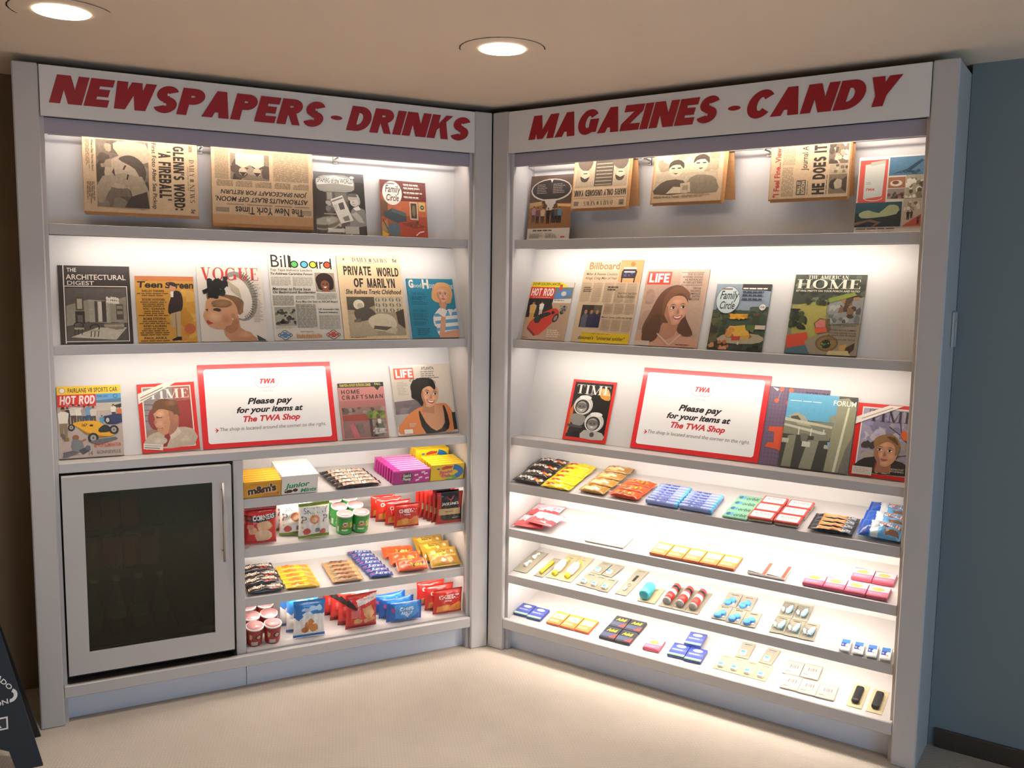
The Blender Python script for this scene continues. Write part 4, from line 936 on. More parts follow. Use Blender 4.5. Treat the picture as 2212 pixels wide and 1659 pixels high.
def c_glenn(w, h):     # upright sheet; hung a quarter turn clockwise
    a = Art(w, h, NB, .12)
    a.s('DAILY', 22, 3, 46, 7.5, '#57493a', .2).s('NEWS', 56, 3, 82, 7.5, '#57493a', .2).r(49, 3.5, 53, 7, '#6b5a48').l(32, 8.5, 70, 9.8, 1, '#7d6a56').r(3, 4, 12, 8, '#8d7860').t('LATE', 4, 5, 11, 7, '#3c3228').t('5¢', 91, 3, 97, 7.5, NK, .02)
    a.b("GLENN'S WORD:", 5, 12, 93, 22, NK, .27).b("'A FIREBALL'", 13, 24, 80, 35, NK, .27).t('First Foto After Sea Pickup', 3, 37, 93, 42, NK, .012)
    a.g = .25
    a.r(3, 44, 93, 89, '#6d5f50').blobs(3, 44, 93, 89, 18, ['#5d5043', '#7b6c5b', '#4a3f35'], 8, 15).p([(6, 46), (30, 44), (32, 62), (14, 74), (4, 70)], '#a8957b', 2).p([(22, 58), (34, 50), (54, 50), (66, 62), (66, 76), (52, 82), (34, 80), (24, 70)], '#a3907a', 3).p([(22, 60), (30, 50), (46, 46), (58, 50), (40, 56), (28, 70)], '#4f4439', 3).p([(50, 50), (90, 44), (93, 56), (70, 60), (60, 74), (88, 84), (80, 89), (52, 84)], '#93826c', 2).p([(70, 46), (93, 44), (93, 66), (78, 60)], '#463c33')
    a.ln([(36, 64), (42, 66)], 2, '#3a3028').ln([(48, 62), (55, 63)], 2, '#3a3028').p([(40, 74), (52, 73), (46, 76)], '#4a3a32').blobs(8, 76, 40, 89, 6, ['#544739', '#8f7c66'], 6, 9)
    a.g = .1
    a.t('What a Day This Has Been!', 4, 91, 46, 93.4, NK, .01).l(4, 94.5, 46, 98, 3, '#7d6a54', .5).l(60, 91, 92, 98, 5, '#6b5946', .5)
    return a
def c_nyt(w, h):       # hung upside down
    a = Art(w, h, NB, .12)
    a.r(0, 0, 100, 12, '#b58a62').t('The New York Times', 10, 13, 78, 23, NK, .015).r(2, 15, 14, 21, '#8f7a60').l(3, 16, 13, 20, 3, '#b59a7a', .5).r(84, 15, 97, 21, '#8f7a60')
    a.l(4, 25, 97, 27, 1, '#77654f', .5).t('ASTRONAUTS BLAST OFF MOON,', 5, 29, 97, 36.5, NK, .02, .2).t('JOIN SPACECRAFT FOR RETURN', 6, 38.5, 92, 46, NK, .02, .2)
    for x in range(5): a.l(4 + x * 19, 49, 20 + x * 19, 57, 5, '#77654f', .5, True)
    a.l(4, 59, 40, 98, 30, '#8a765d', .55, True).l(84, 58, 97, 98, 28, '#8a765d', .55, True).l(44, 94, 82, 99, 4, '#8a765d', .5)
    a.g = .2
    a.r(44, 58, 82, 92, '#7d6c58').blobs(44, 58, 82, 92, 12, ['#57493c', '#94826b', '#463b31'], 5, 9)
    for x in (56, 70): a.p([(x - 7, 92), (x - 7, 78), (x, 73), (x + 7, 78), (x + 7, 92)], '#c4b095').e(x, 69, 4, 5, '#b8a488').p([(x - 4, 68), (x, 63), (x + 4, 68)], '#42372d')
    return a
def c_maris(w, h):     # hung upside down
    a = Art(w, h, NB, .1)
    a.s('DAILY', 24, 5, 48, 14, '#4d4032', .2).s('NEWS', 56, 5, 78, 14, '#4d4032', .2).r(50, 6, 53.5, 13, '#6b5a48').r(4, 4, 13, 15, '#7d6a54').r(88, 5, 97, 14, '#7d6a54').t('*', 6, 5, 11, 13, NK, .03).l(25, 16, 75, 18, 1, '#7d6a56')
    a.r(2, 20, 98, 20.8, '#6b5a48').b('MARIS ONLY UNSIGNED YANK', 2, 24, 98, 37, NK, .26)
    a.g = .2
    a.r(2, 42, 98, 100, '#9c8a70').r(28, 44, 62, 100, '#4a4035')
    for k in range(7): a.r(30, 46 + k * 7, 60, 48 + k * 7, '#8d7b63')
    for x in (15, 80): a.p([(x - 12, 100), (x - 10, 82), (x, 76), (x + 12, 84), (x + 14, 100)], '#57493b', 2).e(x, 66, 8, 11, '#b39d80').p([(x - 8, 64), (x - 4, 54), (x + 6, 55), (x + 9, 66), (x, 60)], '#3f352b', 2).ln([(x - 4, 71), (x + 4, 71)], 1.6, '#3f352b')
    return a
def c_pair(w, h):      # a picture page, upright
    a = Art(w, h, NB, .1)
    a.g = .22
    a.r(2, 0, 93, 82, '#a8967b').blobs(2, 0, 93, 40, 16, ['#b3a185', '#9a886d', '#8d7b62'], 8, 14)
    a.p([(2, 82), (6, 66), (20, 54), (44, 56), (50, 82)], '#544739', 2).p([(48, 82), (50, 58), (62, 46), (86, 50), (93, 64), (93, 82)], '#7d6d58', 2)
    for cx, cy in ((32, 32), (68, 24)):
        a.e(cx, cy, 10, 16, '#b8a488').p([(cx - 11, cy - 2), (cx - 9, cy - 15), (cx + 2, cy - 20), (cx + 11, cy - 12), (cx + 11, cy), (cx + 5, cy - 9), (cx - 6, cy - 8)], '#40352b', 2).ln([(cx - 7, cy - 2), (cx - 2, cy - 2)], 1.6, '#33291f').ln([(cx + 2, cy - 2), (cx + 7, cy - 2)], 1.6, '#33291f').p([(cx - 4, cy + 8), (cx + 4, cy + 8), (cx, cy + 11)], '#4a3a30')
    a.p([(20, 82), (30, 68), (46, 70), (52, 82)], '#c0ab8d').p([(40, 62), (54, 60), (56, 80), (42, 82)], '#b09c80').r(44, 66, 52, 76, '#8d7b62')
    a.g = .1
    a.t('SHEILAH Words to Treasure', 2, 86, 40, 91, NK, .01).l(44, 86, 90, 92, 2, '#8a765d', .5)
    return a
def c_journal(w, h):   # hung a quarter turn anticlockwise
    a = Art(w, h, NB, .12)
    a.t('"I Feel Fine...View', 3, 5, 98, 13, '#a8382e', .03).l(4, 16, 60, 32, 9, '#8a765d', .5, True).l(64, 16, 97, 32, 9, '#8a765d', .5, True)
    a.r(6, 35, 34, 47, '#57493b').t('WALL ST', 8, 36, 32, 40.5, '#c9b08c', .03).t('EDITION', 8, 41.5, 32, 46, '#c9b08c', .03).t('Journal A', 52, 40, 98, 50, NK, .01).l(6, 49, 34, 51, 1, '#77654f')
    a.b('HE DOES IT', 6, 55, 98, 71, NK, .29)
    a.g = .22
    a.r(6, 76, 42, 98, '#77664f').e(24, 86, 9, 8, '#b09c80').p([(14, 84), (18, 77), (30, 78), (34, 86), (26, 82)], '#40352b', 2).p([(8, 98), (14, 92), (32, 92), (38, 98)], '#4a3e33').r(44, 76, 60, 98, '#a8967b').blobs(44, 76, 60, 98, 8, ['#77664f', '#574a3c', '#c0ab8d'], 3, 5).r(62, 74, 98, 98, '#6d5d4b').blobs(62, 74, 98, 98, 16, ['#c0ab8d', '#4a3e33', '#9a886d', '#d5c3a5'], 4, 8)
    a.g = .1
    a.l(6, 73, 60, 74.6, 1, NK)
    return a
# ------------------------------------------------------------ the room
def carpet():
    m = mat('beige_ribbed_carpet', '#beb3a6', .95)
    nt = m.node_tree; b = nt.nodes['Principled BSDF']; b.inputs['Specular IOR Level'].default_value = .15
    tc = nt.nodes.new('ShaderNodeTexCoord')
    mp = nt.nodes.new('ShaderNodeMapping'); mp.inputs['Rotation'].default_value = (0, 0, R_(-14))
    nt.links.new(tc.outputs['Object'], mp.inputs['Vector'])
    w = nt.nodes.new('ShaderNodeTexWave'); w.inputs['Scale'].default_value = 26; w.inputs['Distortion'].default_value = 1.2; w.inputs['Detail'].default_value = 3
    w2 = nt.nodes.new('ShaderNodeTexWave'); w2.bands_direction = 'Y'; w2.inputs['Scale'].default_value = 20; w2.inputs['Distortion'].default_value = 2.5
    for q in (w, w2): nt.links.new(mp.outputs[0], q.inputs['Vector'])
    n = nt.nodes.new('ShaderNodeTexNoise'); n.inputs['Scale'].default_value = 3.5; n.inputs['Detail'].default_value = 6
    nt.links.new(tc.outputs['Object'], n.inputs['Vector'])
    ad = nt.nodes.new('ShaderNodeMath'); ad.operation = 'MULTIPLY'
    nt.links.new(w.outputs['Fac'], ad.inputs[0]); nt.links.new(w2.outputs['Fac'], ad.inputs[1])
    mr = nt.nodes.new('ShaderNodeMapRange'); mr.inputs['To Min'].default_value = .955; mr.inputs['To Max'].default_value = 1.03
    nt.links.new(ad.outputs[0], mr.inputs['Value'])
    mr2 = nt.nodes.new('ShaderNodeMapRange'); mr2.inputs['From Min'].default_value = .3; mr2.inputs['From Max'].default_value = .7; mr2.inputs['To Min'].default_value = .93; mr2.inputs['To Max'].default_value = 1.05
    nt.links.new(n.outputs['Fac'], mr2.inputs['Value'])
    mu = nt.nodes.new('ShaderNodeMath'); mu.operation = 'MULTIPLY'
    nt.links.new(mr.outputs[0], mu.inputs[0]); nt.links.new(mr2.outputs[0], mu.inputs[1])
    x = nt.nodes.new('ShaderNodeVectorMath'); x.operation = 'SCALE'; x.inputs[0].default_value = lin('#beb3a6')
    nt.links.new(mu.outputs[0], x.inputs['Scale']); nt.links.new(x.outputs[0], b.inputs['Base Color'])
    bp = nt.nodes.new('ShaderNodeBump'); bp.inputs['Strength'].default_value = .35; bp.inputs['Distance'].default_value = .004
    nt.links.new(ad.outputs[0], bp.inputs['Height']); nt.links.new(bp.outputs[0], b.inputs['Normal'])
    return m
MT['carpet'] = carpet()
MT['ceil'] = mat('cream_ceiling_paint', '#f0dac2', .9, noise=.02, nscale=8)
MT['wallr'] = mat('grey_wall_paint', '#7c8586', .85, noise=.03, nscale=3)
MT['walll'] = mat('brown_wall_panel', '#7b6448', .7, noise=.06, nscale=4)
MT['skirt'] = mat('dark_bronze_skirting', '#5b5148', .35, .6, noise=.1, nscale=20)
MT['lampglow'] = mat('lamp_glow', '#fff0d8', .5, emit=14, ecol=(1, .84, .62))
MT['lamprim'] = mat('cream_lamp_trim', '#eed8c0', .6)
MT['lampin'] = mat('lamp_reflector', '#a08c74', .5)

m = M(); m.box(-9, -9, -.1, 9, 6, 0, 'carpet')
tag(m.build('floor'), None, kind='structure')
# ceiling with two openings for the recessed lamps
m = M()
xs = sorted([-9, 9] + [v for l in LAMPS for v in (l[0] - .085, l[0] + .085)])
ys = sorted([-9, 6] + [v for l in LAMPS for v in (l[1] - .085, l[1] + .085)])
for i in range(len(xs) - 1):
    for j in range(len(ys) - 1):
        cx, cy = (xs[i] + xs[i + 1]) / 2, (ys[j] + ys[j + 1]) / 2
        if any(abs(cx - l[0]) < .08 and abs(cy - l[1]) < .08 for l in LAMPS): continue
        m.box(xs[i], ys[j], CEIL, xs[i + 1], ys[j + 1], CEIL + .1, 'ceil')
tag(m.build('ceiling'), None, kind='structure')
# walls: the units stand in front of two walls that follow their two directions
m = M(); m.box(1.838, .24, 0, 7.5, .40, CEIL, 'wallr'); m.box(-.3, .34, 0, 1.838, .5, CEIL, 'wallr')
o = m.build('wall_right'); o.matrix_world = U['R']; tag(o, None, kind='structure')
m = M(); m.box(-7.5, .40, 0, -2.035, .56, CEIL, 'walll'); m.box(-2.03, .40, 0, .3, .56, CEIL, 'walll')
o = m.build('wall_left'); o.matrix_world = U['L']; tag(o, None, kind='structure')
m = M(); m.box(1.86, .228, 0, 7.5, .2395, .07, 'skirt', .002)
o = m.build('baseboard_right'); o.matrix_world = U['R']; tag(o, None, kind='structure')

def downlight(x, y, label):
    r = empty('ceiling_downlight', T_((x, y, CEIL)))
    m = M(); n = 40
    # thin plaster-coloured plate with the lamp opening, its outer edge a little ragged where it was cut in
    vs, fs = [], []
    for i in range(n):
        t = 2 * math.pi * i / n
        for rad, z in ((.073, -.0015), (.137, -.0015), (.1375, .0)):
            vs.append((rad * math.cos(t), rad * math.sin(t), z))
    for i in range(n):
        j = (i + 1) % n
        fs += [(3 * i, 3 * j, 3 * j + 1, 3 * i + 1), (3 * i + 1, 3 * j + 1, 3 * j + 2, 3 * i + 2)]
    m.add(vs, fs, 'lamprim')
    m.build('cover_plate', r)
    m = M(); vs, fs = [], []
    for i in range(n + 1):
        t = R_(176 + 188 * i / n)
        w = .0022 + .0022 * random.random()
        for rad in (.1377, .1377 + w):
            vs.append((rad * math.cos(t), rad * math.sin(t), -.0012))
    fs = [(2 * i, 2 * i + 1, 2 * i + 3, 2 * i + 2) for i in range(n)]
    m.add(vs, fs, 'gap'); m.build('cutout_gap', r)
    m = M(); m.lathe([(.0745, -.004), (.0745, -.001), (.069, -.001), (.069, -.004)], 'lampglow', 40)
    m.f = m.f[:-2]; m.m = m.m[:-2]; m.c = m.c[:-2]; m.sm = m.sm[:-2]
    n2 = 40; k = 3
    m.add([m.v[i] for i in range(n2)] + [m.v[3 * n2 + i] for i in range(n2)], [(i, n2 + i, n2 + (i + 1) % n2, (i + 1) % n2) for i in range(n2)], 'lampglow')
    m.build('rim', r)
    m = M(); vs, fs = [], []
    for i in range(n):
        t = 2 * math.pi * i / n
        for rad, z in ((.0735, -.001), (.071, .012), (.068, .0225)):
            vs.append((rad * math.cos(t), rad * math.sin(t), z))
    for i in range(n):
        j = (i + 1) % n
        fs += [(3 * i, 3 * i + 1, 3 * j + 1, 3 * j), (3 * i + 1, 3 * i + 2, 3 * j + 2, 3 * j + 1)]
    m.add(vs, fs, 'lampin', smooth=True); m.build('reflector', r)
    m = M(); m.lathe([(.067, .022), (.067, .026)], 'lampglow', 32); m.build('lamp_disc', r)
    tag(r, label, 'ceiling light', 'recessed downlights')
downlight(*LAMPS[0], 'recessed downlight in the ceiling above the inner corner of the shelves')
downlight(*LAMPS[1], 'recessed downlight in the ceiling nearer the newspapers and drinks sign')

# switch plate on the grey wall beside the shelves
r = empty('light_switch', U['R'] @ T_((1.8372, .194, 1.527)))
m = M(); m.box(0, -.038, -.062, .007, .038, .062, 'white', .003); m.build('wall_plate', r)
m = M(); m.box(.0071, -.012, -.03, .0105, .012, .03, 'white', .002); m.build('rocker', r)
tag(r, 'white light switch plate on the outer side of the tall candy shelves', 'switch')

# ------------------------------------------------------------ the two shelf units
HEAD = {'L': ('NEWSPAPERS', -1.716, -.738, 'DRINKS', -.655, -.107, -.693), 'R': ('MAGAZINES', .187, 1.034, 'CANDY', 1.140, 1.668, 1.091)}
LED = {}
def led(key, power):
    n = 'led_' + key
    MT[n] = mat('light_strip_' + key, '#fff4e8', .5, emit=power, ecol=(1, .92, .83))
    return n
def unit(u, name, label):
    r = empty(name, U[u])
    W = 1.827 if u == 'L' else 1.837
    sg = -1 if u == 'L' else 1
    def B(m, a0, y0, z0, a1, y1, z1, mt='white', bev=.0015):
        x0, x1 = sorted((sg * a0, sg * a1))
        return m.box(x0, y0, z0, x1, y1, z1, mt, bev)
    for a0, a1 in ((.0006, .083), (W - .08, W)):
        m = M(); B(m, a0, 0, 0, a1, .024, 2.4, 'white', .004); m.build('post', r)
    ia, ib = .097, W - .0935
    for a0, a1 in ((.079, ia), (ib, W - .0005)):
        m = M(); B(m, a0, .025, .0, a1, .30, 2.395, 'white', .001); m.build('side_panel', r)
    # header with raised lettering
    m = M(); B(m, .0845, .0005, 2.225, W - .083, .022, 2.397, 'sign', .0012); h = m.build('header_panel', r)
    a = Art(2, 1)
    t1, x0, x1, t2, x2, x3, dx = HEAD[u]
    for txt, p0, p1 in ((t1, x0, x1), (t2, x2, x3)):
        vs, fs = sans_text(txt, .325, .05, .27)
        lo, hi = min(v[0] for v in vs), max(v[0] for v in vs)
        d, e = min(v[1] for v in vs), max(v[1] for v in vs)
        m = M(); P = [(p0 + (x - lo) / (hi - lo) * (p1 - p0), 2.2695 + (y - d) / (e - d) * .0985) for x, y in vs]
        m.add([(x, -.0006 - .00003 * (i // 4), z) for i, (x, z) in enumerate(P)], fs, 'red')
        m.build('lettering', h)
    m = M(); m.add([(dx + .024 * math.cos(t * math.pi / 12), -.0008, 2.314 + .0085 * math.sin(t * math.pi / 12)) for t in range(24)], [tuple(range(24))], 'red'); m.build('lettering', h)
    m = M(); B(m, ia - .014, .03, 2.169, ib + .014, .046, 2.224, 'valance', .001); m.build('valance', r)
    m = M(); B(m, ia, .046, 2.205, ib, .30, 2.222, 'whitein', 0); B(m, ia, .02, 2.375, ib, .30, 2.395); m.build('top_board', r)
    # back boards: upright behind the papers, raked behind the two magazine rows
    m = M(); B(m, ia, .190, 1.84, ib, .2, 2.205, 'whitein', 0); m.build('back_panel', r)
    for v0, z0, z1, s in ((.067, 1.421, 1.822, .35), (.1195, .986, 1.386, .36)):
        m = M(); ve = v0 + s * (z1 - z0)
        xs = sorted((sg * ia, sg * ib))
        m.prism([(v0, z0), (ve, z1), (ve + .008, z1), (v0 + .008, z0)], xs[0], xs[1], 'whitein'); m.build('back_panel', r)
    m = M()
    xs = sorted((sg * ia, sg * (ib if u == 'R' else 1.075)))
    m.box(xs[0], .290, .12, xs[1], .299, .97, 'whitein'); m.build('back_panel', r)
    # display shelves
    def strip(sh, a0, a1, y, z, p):
        m = M(); B(m, a0, y, z - .006, a1, y + .009, z, led('%s_%d_%d' % (u, int(z * 1000), int(p)), p), 0); m.build('light_strip', sh)
    for zt, zb, vf, ve in ((1.857, 1.818, .04, .21), (1.421, 1.385, .04, .22), (.9855, .950, .036, .29)):
        m = M(); B(m, ia, vf, zb, ib, vf + .018, zt - .0004, 'white', .0015); B(m, ia, vf + .0175, zt - .0185, ib, ve, zt - .0005, 'white', 0)
        sh = m.build('shelf', r)
        pw = {1.857: (27, 33), 1.421: (31, 36), .9855: (32, 40)}[zt][u == 'R']
        b = ib - .07 if (u == 'R' or zt > 1) else 1.04
        strip(sh, ia + .07, b, vf + .022, zt - .0187, pw)
    m = M(); B(m, ia + .05, .05, 2.196, ib - .05, .06, 2.204, led(u + '_top', 30), 0); m.build('light_strip', r)
    xs = sorted((sg * ia, sg * (ib if u == 'R' else 1.0755)))
    for k in '123':
        _, v0, z0 = PL[u + k]
        m = M()
        m.prism([(v0, z0 - .002), (v0, z0 - .039), (v0 + .016, z0 - .039), (v0 + .016, z0 - .018), (.289, z0 - .018 + .24 * (.289 - v0 - .016)), (.289, z0 - .0022 + .24 * (.289 - v0))], xs[0], xs[1], 'white')
        sh = m.build('shelf', r)
        pw = {'R1': 74, 'R2': 62, 'R3': 66, 'L1': 36, 'L2': 33, 'L3': 36}[u + k]
        m = M(); m.box(xs[0] + .04, v0 + .019, z0 - .026, xs[1] - .04, v0 + .027, z0 - .0185, led('%s%s' % (u, k), pw)); m.build('light_strip', sh)
    _, v0, z0 = PL[u + 'B']
    m = M(); m.prism([(v0, z0 - .001), (v0, z0 - .03), (.289, z0 - .03), (.289, z0 - .001 + .24 * (.289 - v0))], xs[0], xs[1], 'white'); m.build('shelf', r)
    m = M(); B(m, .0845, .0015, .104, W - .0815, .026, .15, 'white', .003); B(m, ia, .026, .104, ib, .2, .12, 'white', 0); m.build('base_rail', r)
    m = M()
    if u == 'L':
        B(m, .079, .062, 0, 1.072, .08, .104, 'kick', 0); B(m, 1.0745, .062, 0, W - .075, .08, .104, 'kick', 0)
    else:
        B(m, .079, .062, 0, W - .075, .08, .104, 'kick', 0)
    m.build('toe_board', r)
    # rod for hanging papers
    m = M(); m.tube([(sg * (ia + .01), .128, 2.181), (sg * (ib - .01), .128, 2.181)], .003, 'rod', 8); rd = m.build('paper_rod', r)
    for bx in ((-1.19, -.646) if u == 'L' else (.664, 1.165)):
        m = M(); m.box(bx - .009, .183, 2.158, bx + .009, .19, 2.188, 'rod'); m.box(bx - .003, .126, 2.176, bx + .003, .184, 2.180, 'rod'); m.lathe([(.003, 0), (.003, .002)], 'rimw', 8, T=T_((bx, .1829, 2.166)) @ RX(90)); m.build('bracket', rd)
    if u == 'L':
        m = M(); B(m, 1.0765, .034, .12, 1.1145, .30, .9495, 'white', .0015); m.build('stile', r)
    return tag(r, label, 'shelf unit', 'lit display shelf units')
unit('L', 'display_shelf', 'tall lit white shelf unit headed NEWSPAPERS - DRINKS with a small fridge')
unit('R', 'display_shelf', 'tall lit white shelf unit headed MAGAZINES - CANDY')

# ------------------------------------------------------------ drinks fridge in the left unit
r = empty('drinks_fridge', U['L'])
m = M()
for a in ((-1.732, .055, .16, -1.718, .285, .944), (-1.135, .055, .16, -1.1165, .285, .944), (-1.7175, .055, .16, -1.1355, .285, .20), (-1.7175, .055, .93, -1.1355, .285, .944), (-1.7175, .275, .2005, -1.1355, .285, .9295)):
    m.box(*a, 'dark')
m.build('cabinet', r)
m = M()
X0, X1, Z0, Z1, G = -1.727, -1.1275, .186, .940, (-1.6555, -1.2005, .266, .8765)
for a in ((X0, Z0, G[0], Z1), (G[1], Z0, X1, Z1), (G[0], Z0, G[1], G[2]), (G[0], G[3], G[1], Z1)):
    m.box(a[0], .004, a[1], a[2], .046, a[3], 'white', .0)
d = m.build('door_frame', r)
m = M(); m.box(G[0], .016, G[2], G[1], .021, G[3], 'glass'); m.build('door_glass', d)
m = M(); m.tube([(-1.1645, -.026, .562), (-1.1645, -.026, .878)], .0045, 'steel', 12); m.tube([(-1.1645, -.026, .60), (-1.1645, .004, .60)], .0035, 'steel', 8); m.tube([(-1.1645, -.026, .845), (-1.1645, .004, .845)], .0035, 'steel', 8); m.build('door_handle', d)
for z in (.715, .555, .30):
    m = M()
    for k in range(13): m.box(-1.716 + k * .048, .06, z - .004, -1.713 + k * .048, .27, z, 'dark')
    m.box(-1.717, .06, z - .006, -1.136, .064, z, 'dark'); m.build('wire_shelf', r)
tag(r, 'small white drinks fridge with a dark glass door below the magazines', 'fridge')
MT['can'] = mat('red_can', '#ff6248', .4)
MT['pet'] = mat('dark_bottle', '#33402c', .25)
def can():
    r = empty('drink_can')
    M().lathe([(.026, 0), (.033, .008), (.033, .108), (.026, .122)], 'can', 20).build('body', r)
    M().lathe([(.0255, .1222), (.0255, .124)], 'steel', 20).build('lid', r)
    return r
for i, (x, z) in enumerate([(-1.63 + .0685 * k, .7155) for k in range(3)] + [(-1.63 + .0685 * k, .5555) for k in range(4)]):
    up_ = i < 3; k = i if up_ else i - 3
    put('can', can, U['L'] @ T_((x, .105, z)), 'dim red can behind dark fridge glass, %s from the hinge on the %s wire shelf' % (('first', 'second', 'third', 'fourth')[k], 'top' if up_ else 'middle'), 'can', 'red cans in the fridge')
def bottle():
    r = empty('drink_bottle')
    M().lathe([(.028, 0), (.031, .01), (.031, .12), (.022, .16), (.013, .185), (.013, .2)], 'pet', 20).build('body', r)
    M().lathe([(.0145, .2002), (.0145, .216)], 'rimw', 16).build('cap', r)
    M().lathe([(.0314, .05), (.0314, .10)], 'card', 20).build('paper_band', r)
    return r
for k in range(4):
    put('bottle', bottle, U['L'] @ T_((-1.63 + .08 * k, .115, .3005)), 'dim dark bottle behind fridge glass, %s from the hinge on the lowest wire shelf' % ('first', 'second', 'third', 'fourth')[k], 'bottle', 'dark bottles in the fridge')

# ------------------------------------------------------------ folding floor sign at the edge of the picture
r = empty('floor_sign', T_((-1.485, -1.070, 0)) @ RZ(33))
w, h = .38, .62
def panel(front):
    m = M()
    tp = .145
    P = [(-w, 0), (-w + .08, 0), (-w + .10, .07), (-w + .13, .085), (-.13, .085), (-.10, .07), (-.08, 0), (0, 0), (-tp, h), (-w + tp, h)]
    sg = 1 if front else -1
    ry = (lambda z: sg * (-.12 + .108 * z / h) + .0)
    n = len(P)
    vs = [(x, ry(z), z) for x, z in P] + [(x, ry(z) + sg * .014, z) for x, z in P]
    fs = [tuple(range(n)), tuple(range(2 * n - 1, n - 1, -1))] + [(i, n + i, n + (i + 1) % n, (i + 1) % n) for i in range(n)]
    m.add(vs, fs, 'black')
    o = m.build('front_panel' if front else 'rear_panel', r, True)
    if not front: return
    a = Art(w, h)
    W = '#e8e6e2'
    a.ring(76.5, 59.2, 5.9, 3.7, 2.9, W, -65, 95)
    a.t('MOJADO', 52.7, 47.2, 82.7, 50.4, W, .02, 0, 1, -50).t('CAUTION', 43, 61.9, 75, 64.7, W, .02, 0, 1, 8)
    a.r(53, 70, 74, 76.7, W).r(54.3, 70.8, 72.7, 75.9, '#15171a').p([(58, 75.4), (62, 71.4), (65, 71.4), (69, 75.4)], W)
    M_ = M()
    for k, (vs, fs, c, tx) in enumerate(a.L):
        M_.add([((x / 100 - 1) * w, ry((1 - y / 100) * h) - .0006 - .00006 * k, (1 - y / 100) * h) for x, y in vs], fs, 'gloss', c)
    M_.build('warning_print', o)
panel(True); panel(False)
M().tube([(-w + .155, .0, h - .008), (-.155, 0, h - .008)], .009, 'black', 10).build('hinge', r)
tag(r, 'black folding floor sign with white lettering beside the newspaper shelves', 'floor sign')
# ------------------------------------------------------------ magazines, papers and posters
def magazine(art, t=.005, mt='paper', curl=0., spine=None, name='magazine', edge='pages'):
    def mk():
        r = empty(name)
        w, h = art.w, art.h
        def by(x, z):   # slack covers sag a little
            return -curl * (1 - (z / h)) ** 2 * (x / w + .5)
        m = M(); m.box(-w / 2 + .0015, -t + .0005, .001, w / 2 - .001, -.0006, h - .001, edge); m.build('pages', r)
        m = M()
        art.tri(m, mt, lambda x, z, l: (x, -t - .0004 - l, z))
        c = lin(spine) + (0,) if spine else art.base
        m.box(-w / 2, -t - .0003, 0, w / 2, -t + .0003, h, mt, c=c); m.build('front_cover', r)
        m = M(); m.box(-w / 2, -.0005, 0, w / 2, 0, h, mt, c=c); m.build('back_cover', r)
        m = M(); m.box(-w / 2 - .0006, -t - .0003, 0, -w / 2, 0, h, mt, c=c); m.build('spine', r)
        return r
    return mk
ROW = {'2': (.067, 1.421, 19.29), '3': (.1195, .9865, 19.80)}
def mag(key, row, u, x, h, art, label, t=.005, mt='paper', roll=0, cat='magazine', name='magazine', up=.0015, lift=0., edge='pages'):
    v, z, ln = ROW[row]
    Mx = U[u] @ T_((x, v, z)) @ RX(-ln) @ T_((0, -.0012 - lift, up + abs(math.sin(R_(roll))) * art.w / 2)) @ RY(-roll)
    return put(key, magazine(art, t, mt, name=name, edge=edge), Mx, label, cat)
G2, G3 = 'publications on the middle magazine shelves', 'publications on the lower magazine shelves'
mag('a1', '2', 'L', -1.586, .303, c_digest(.245, .303), 'dark brown magazine with a black and white living room picture')
mag('a2', '2', 'L', -1.339, .264, c_teen(.213, .266), 'golden yellow magazine with a young man standing in a dark jacket')
mag('a3', '2', 'L', -1.092, .312, c_vogue(.252, .312), 'pale magazine with a woman in profile wearing a dark feathered hat', mt='gloss')
mag('a4', '2', 'L', -.792, .366, c_board(.286, .368), 'grey news weekly with a colour-dotted title and an afro-haired portrait', .003, 'news', name='newspaper', cat='newspaper')
mag('a5', '2', 'L', -.504, .372, c_marilyn(.284, .372), 'cream tabloid newspaper headlined PRIVATE WORLD OF MARILYN', .003, 'news', name='newspaper', cat='newspaper', edge='oldpages', lift=.001)
mag('a6', '2', 'L', -.232, .271, c_house(.219, .272), 'teal magazine with a blonde woman in a striped top', .009)
mag('b1', '2', 'R', .232, .264, c_rod2(.219, .266), 'magazine with a yellow top band and a red open racing car, by the inner corner')
mag('b2', '2', 'R', .516, .366, c_board2(.277, .368), 'tan news weekly with an orange title and a yellow bottom band', .003, 'news', name='newspaper', cat='newspaper', edge='oldpages')
mag('b3', '2', 'R', .816, .326, c_life1(.272, .328), 'large magazine with a smiling long-haired woman, red title block', .004, 'gloss')
mag('b4', '2', 'R', 1.102, .264, c_circle(.218, .266, 1), 'magazine with orange flowers on a garden table and a round pale title')
mag('b5', '2', 'R', 1.424, .305, c_amhome(.256, .306), 'dark green magazine showing a patio, white serif title at the top')
mag('c1', '3', 'L', -1.6175, .278, c_rod1(.222, .278), 'magazine with a yellow racing car on a salt flat, above the fridge', .008)
mag('c2', '3', 'L', -1.333, .277, c_time1(.214, .276), 'red-bordered magazine with a painted man in shirt and tie', roll=1.2)
mag('c3', '3', 'L', -.536, .249, c_craft(.207, .249), 'dusty pink magazine with a carport and garden below a black band')
mag('c4', '3', 'L', -.2475, .306, c_life2(.285, .320), 'magazine with a dark curly-haired woman in an orange top', .008, 'gloss', roll=.8)
mag('d1', '3', 'R', .422, .271, c_time2(.215, .273), 'red-bordered magazine with two helmeted astronauts in black and white', mt='gloss')
mag('d2', '3', 'R', 1.314, .309, c_purple(.228, .309), 'purple gridded magazine half hidden behind the blue and grey one', .004)
mag('d3', '3', 'R', 1.405, .286, c_forum(.256, .288), 'magazine with a concrete building under a blue sky', .004, lift=.006)
mag('d4', '3', 'R', 1.634, .270, c_time3(.196, .272), 'red-bordered magazine with a painted man and a robin on a branch', mt='gloss')
pay = c_pay(.550, .349)
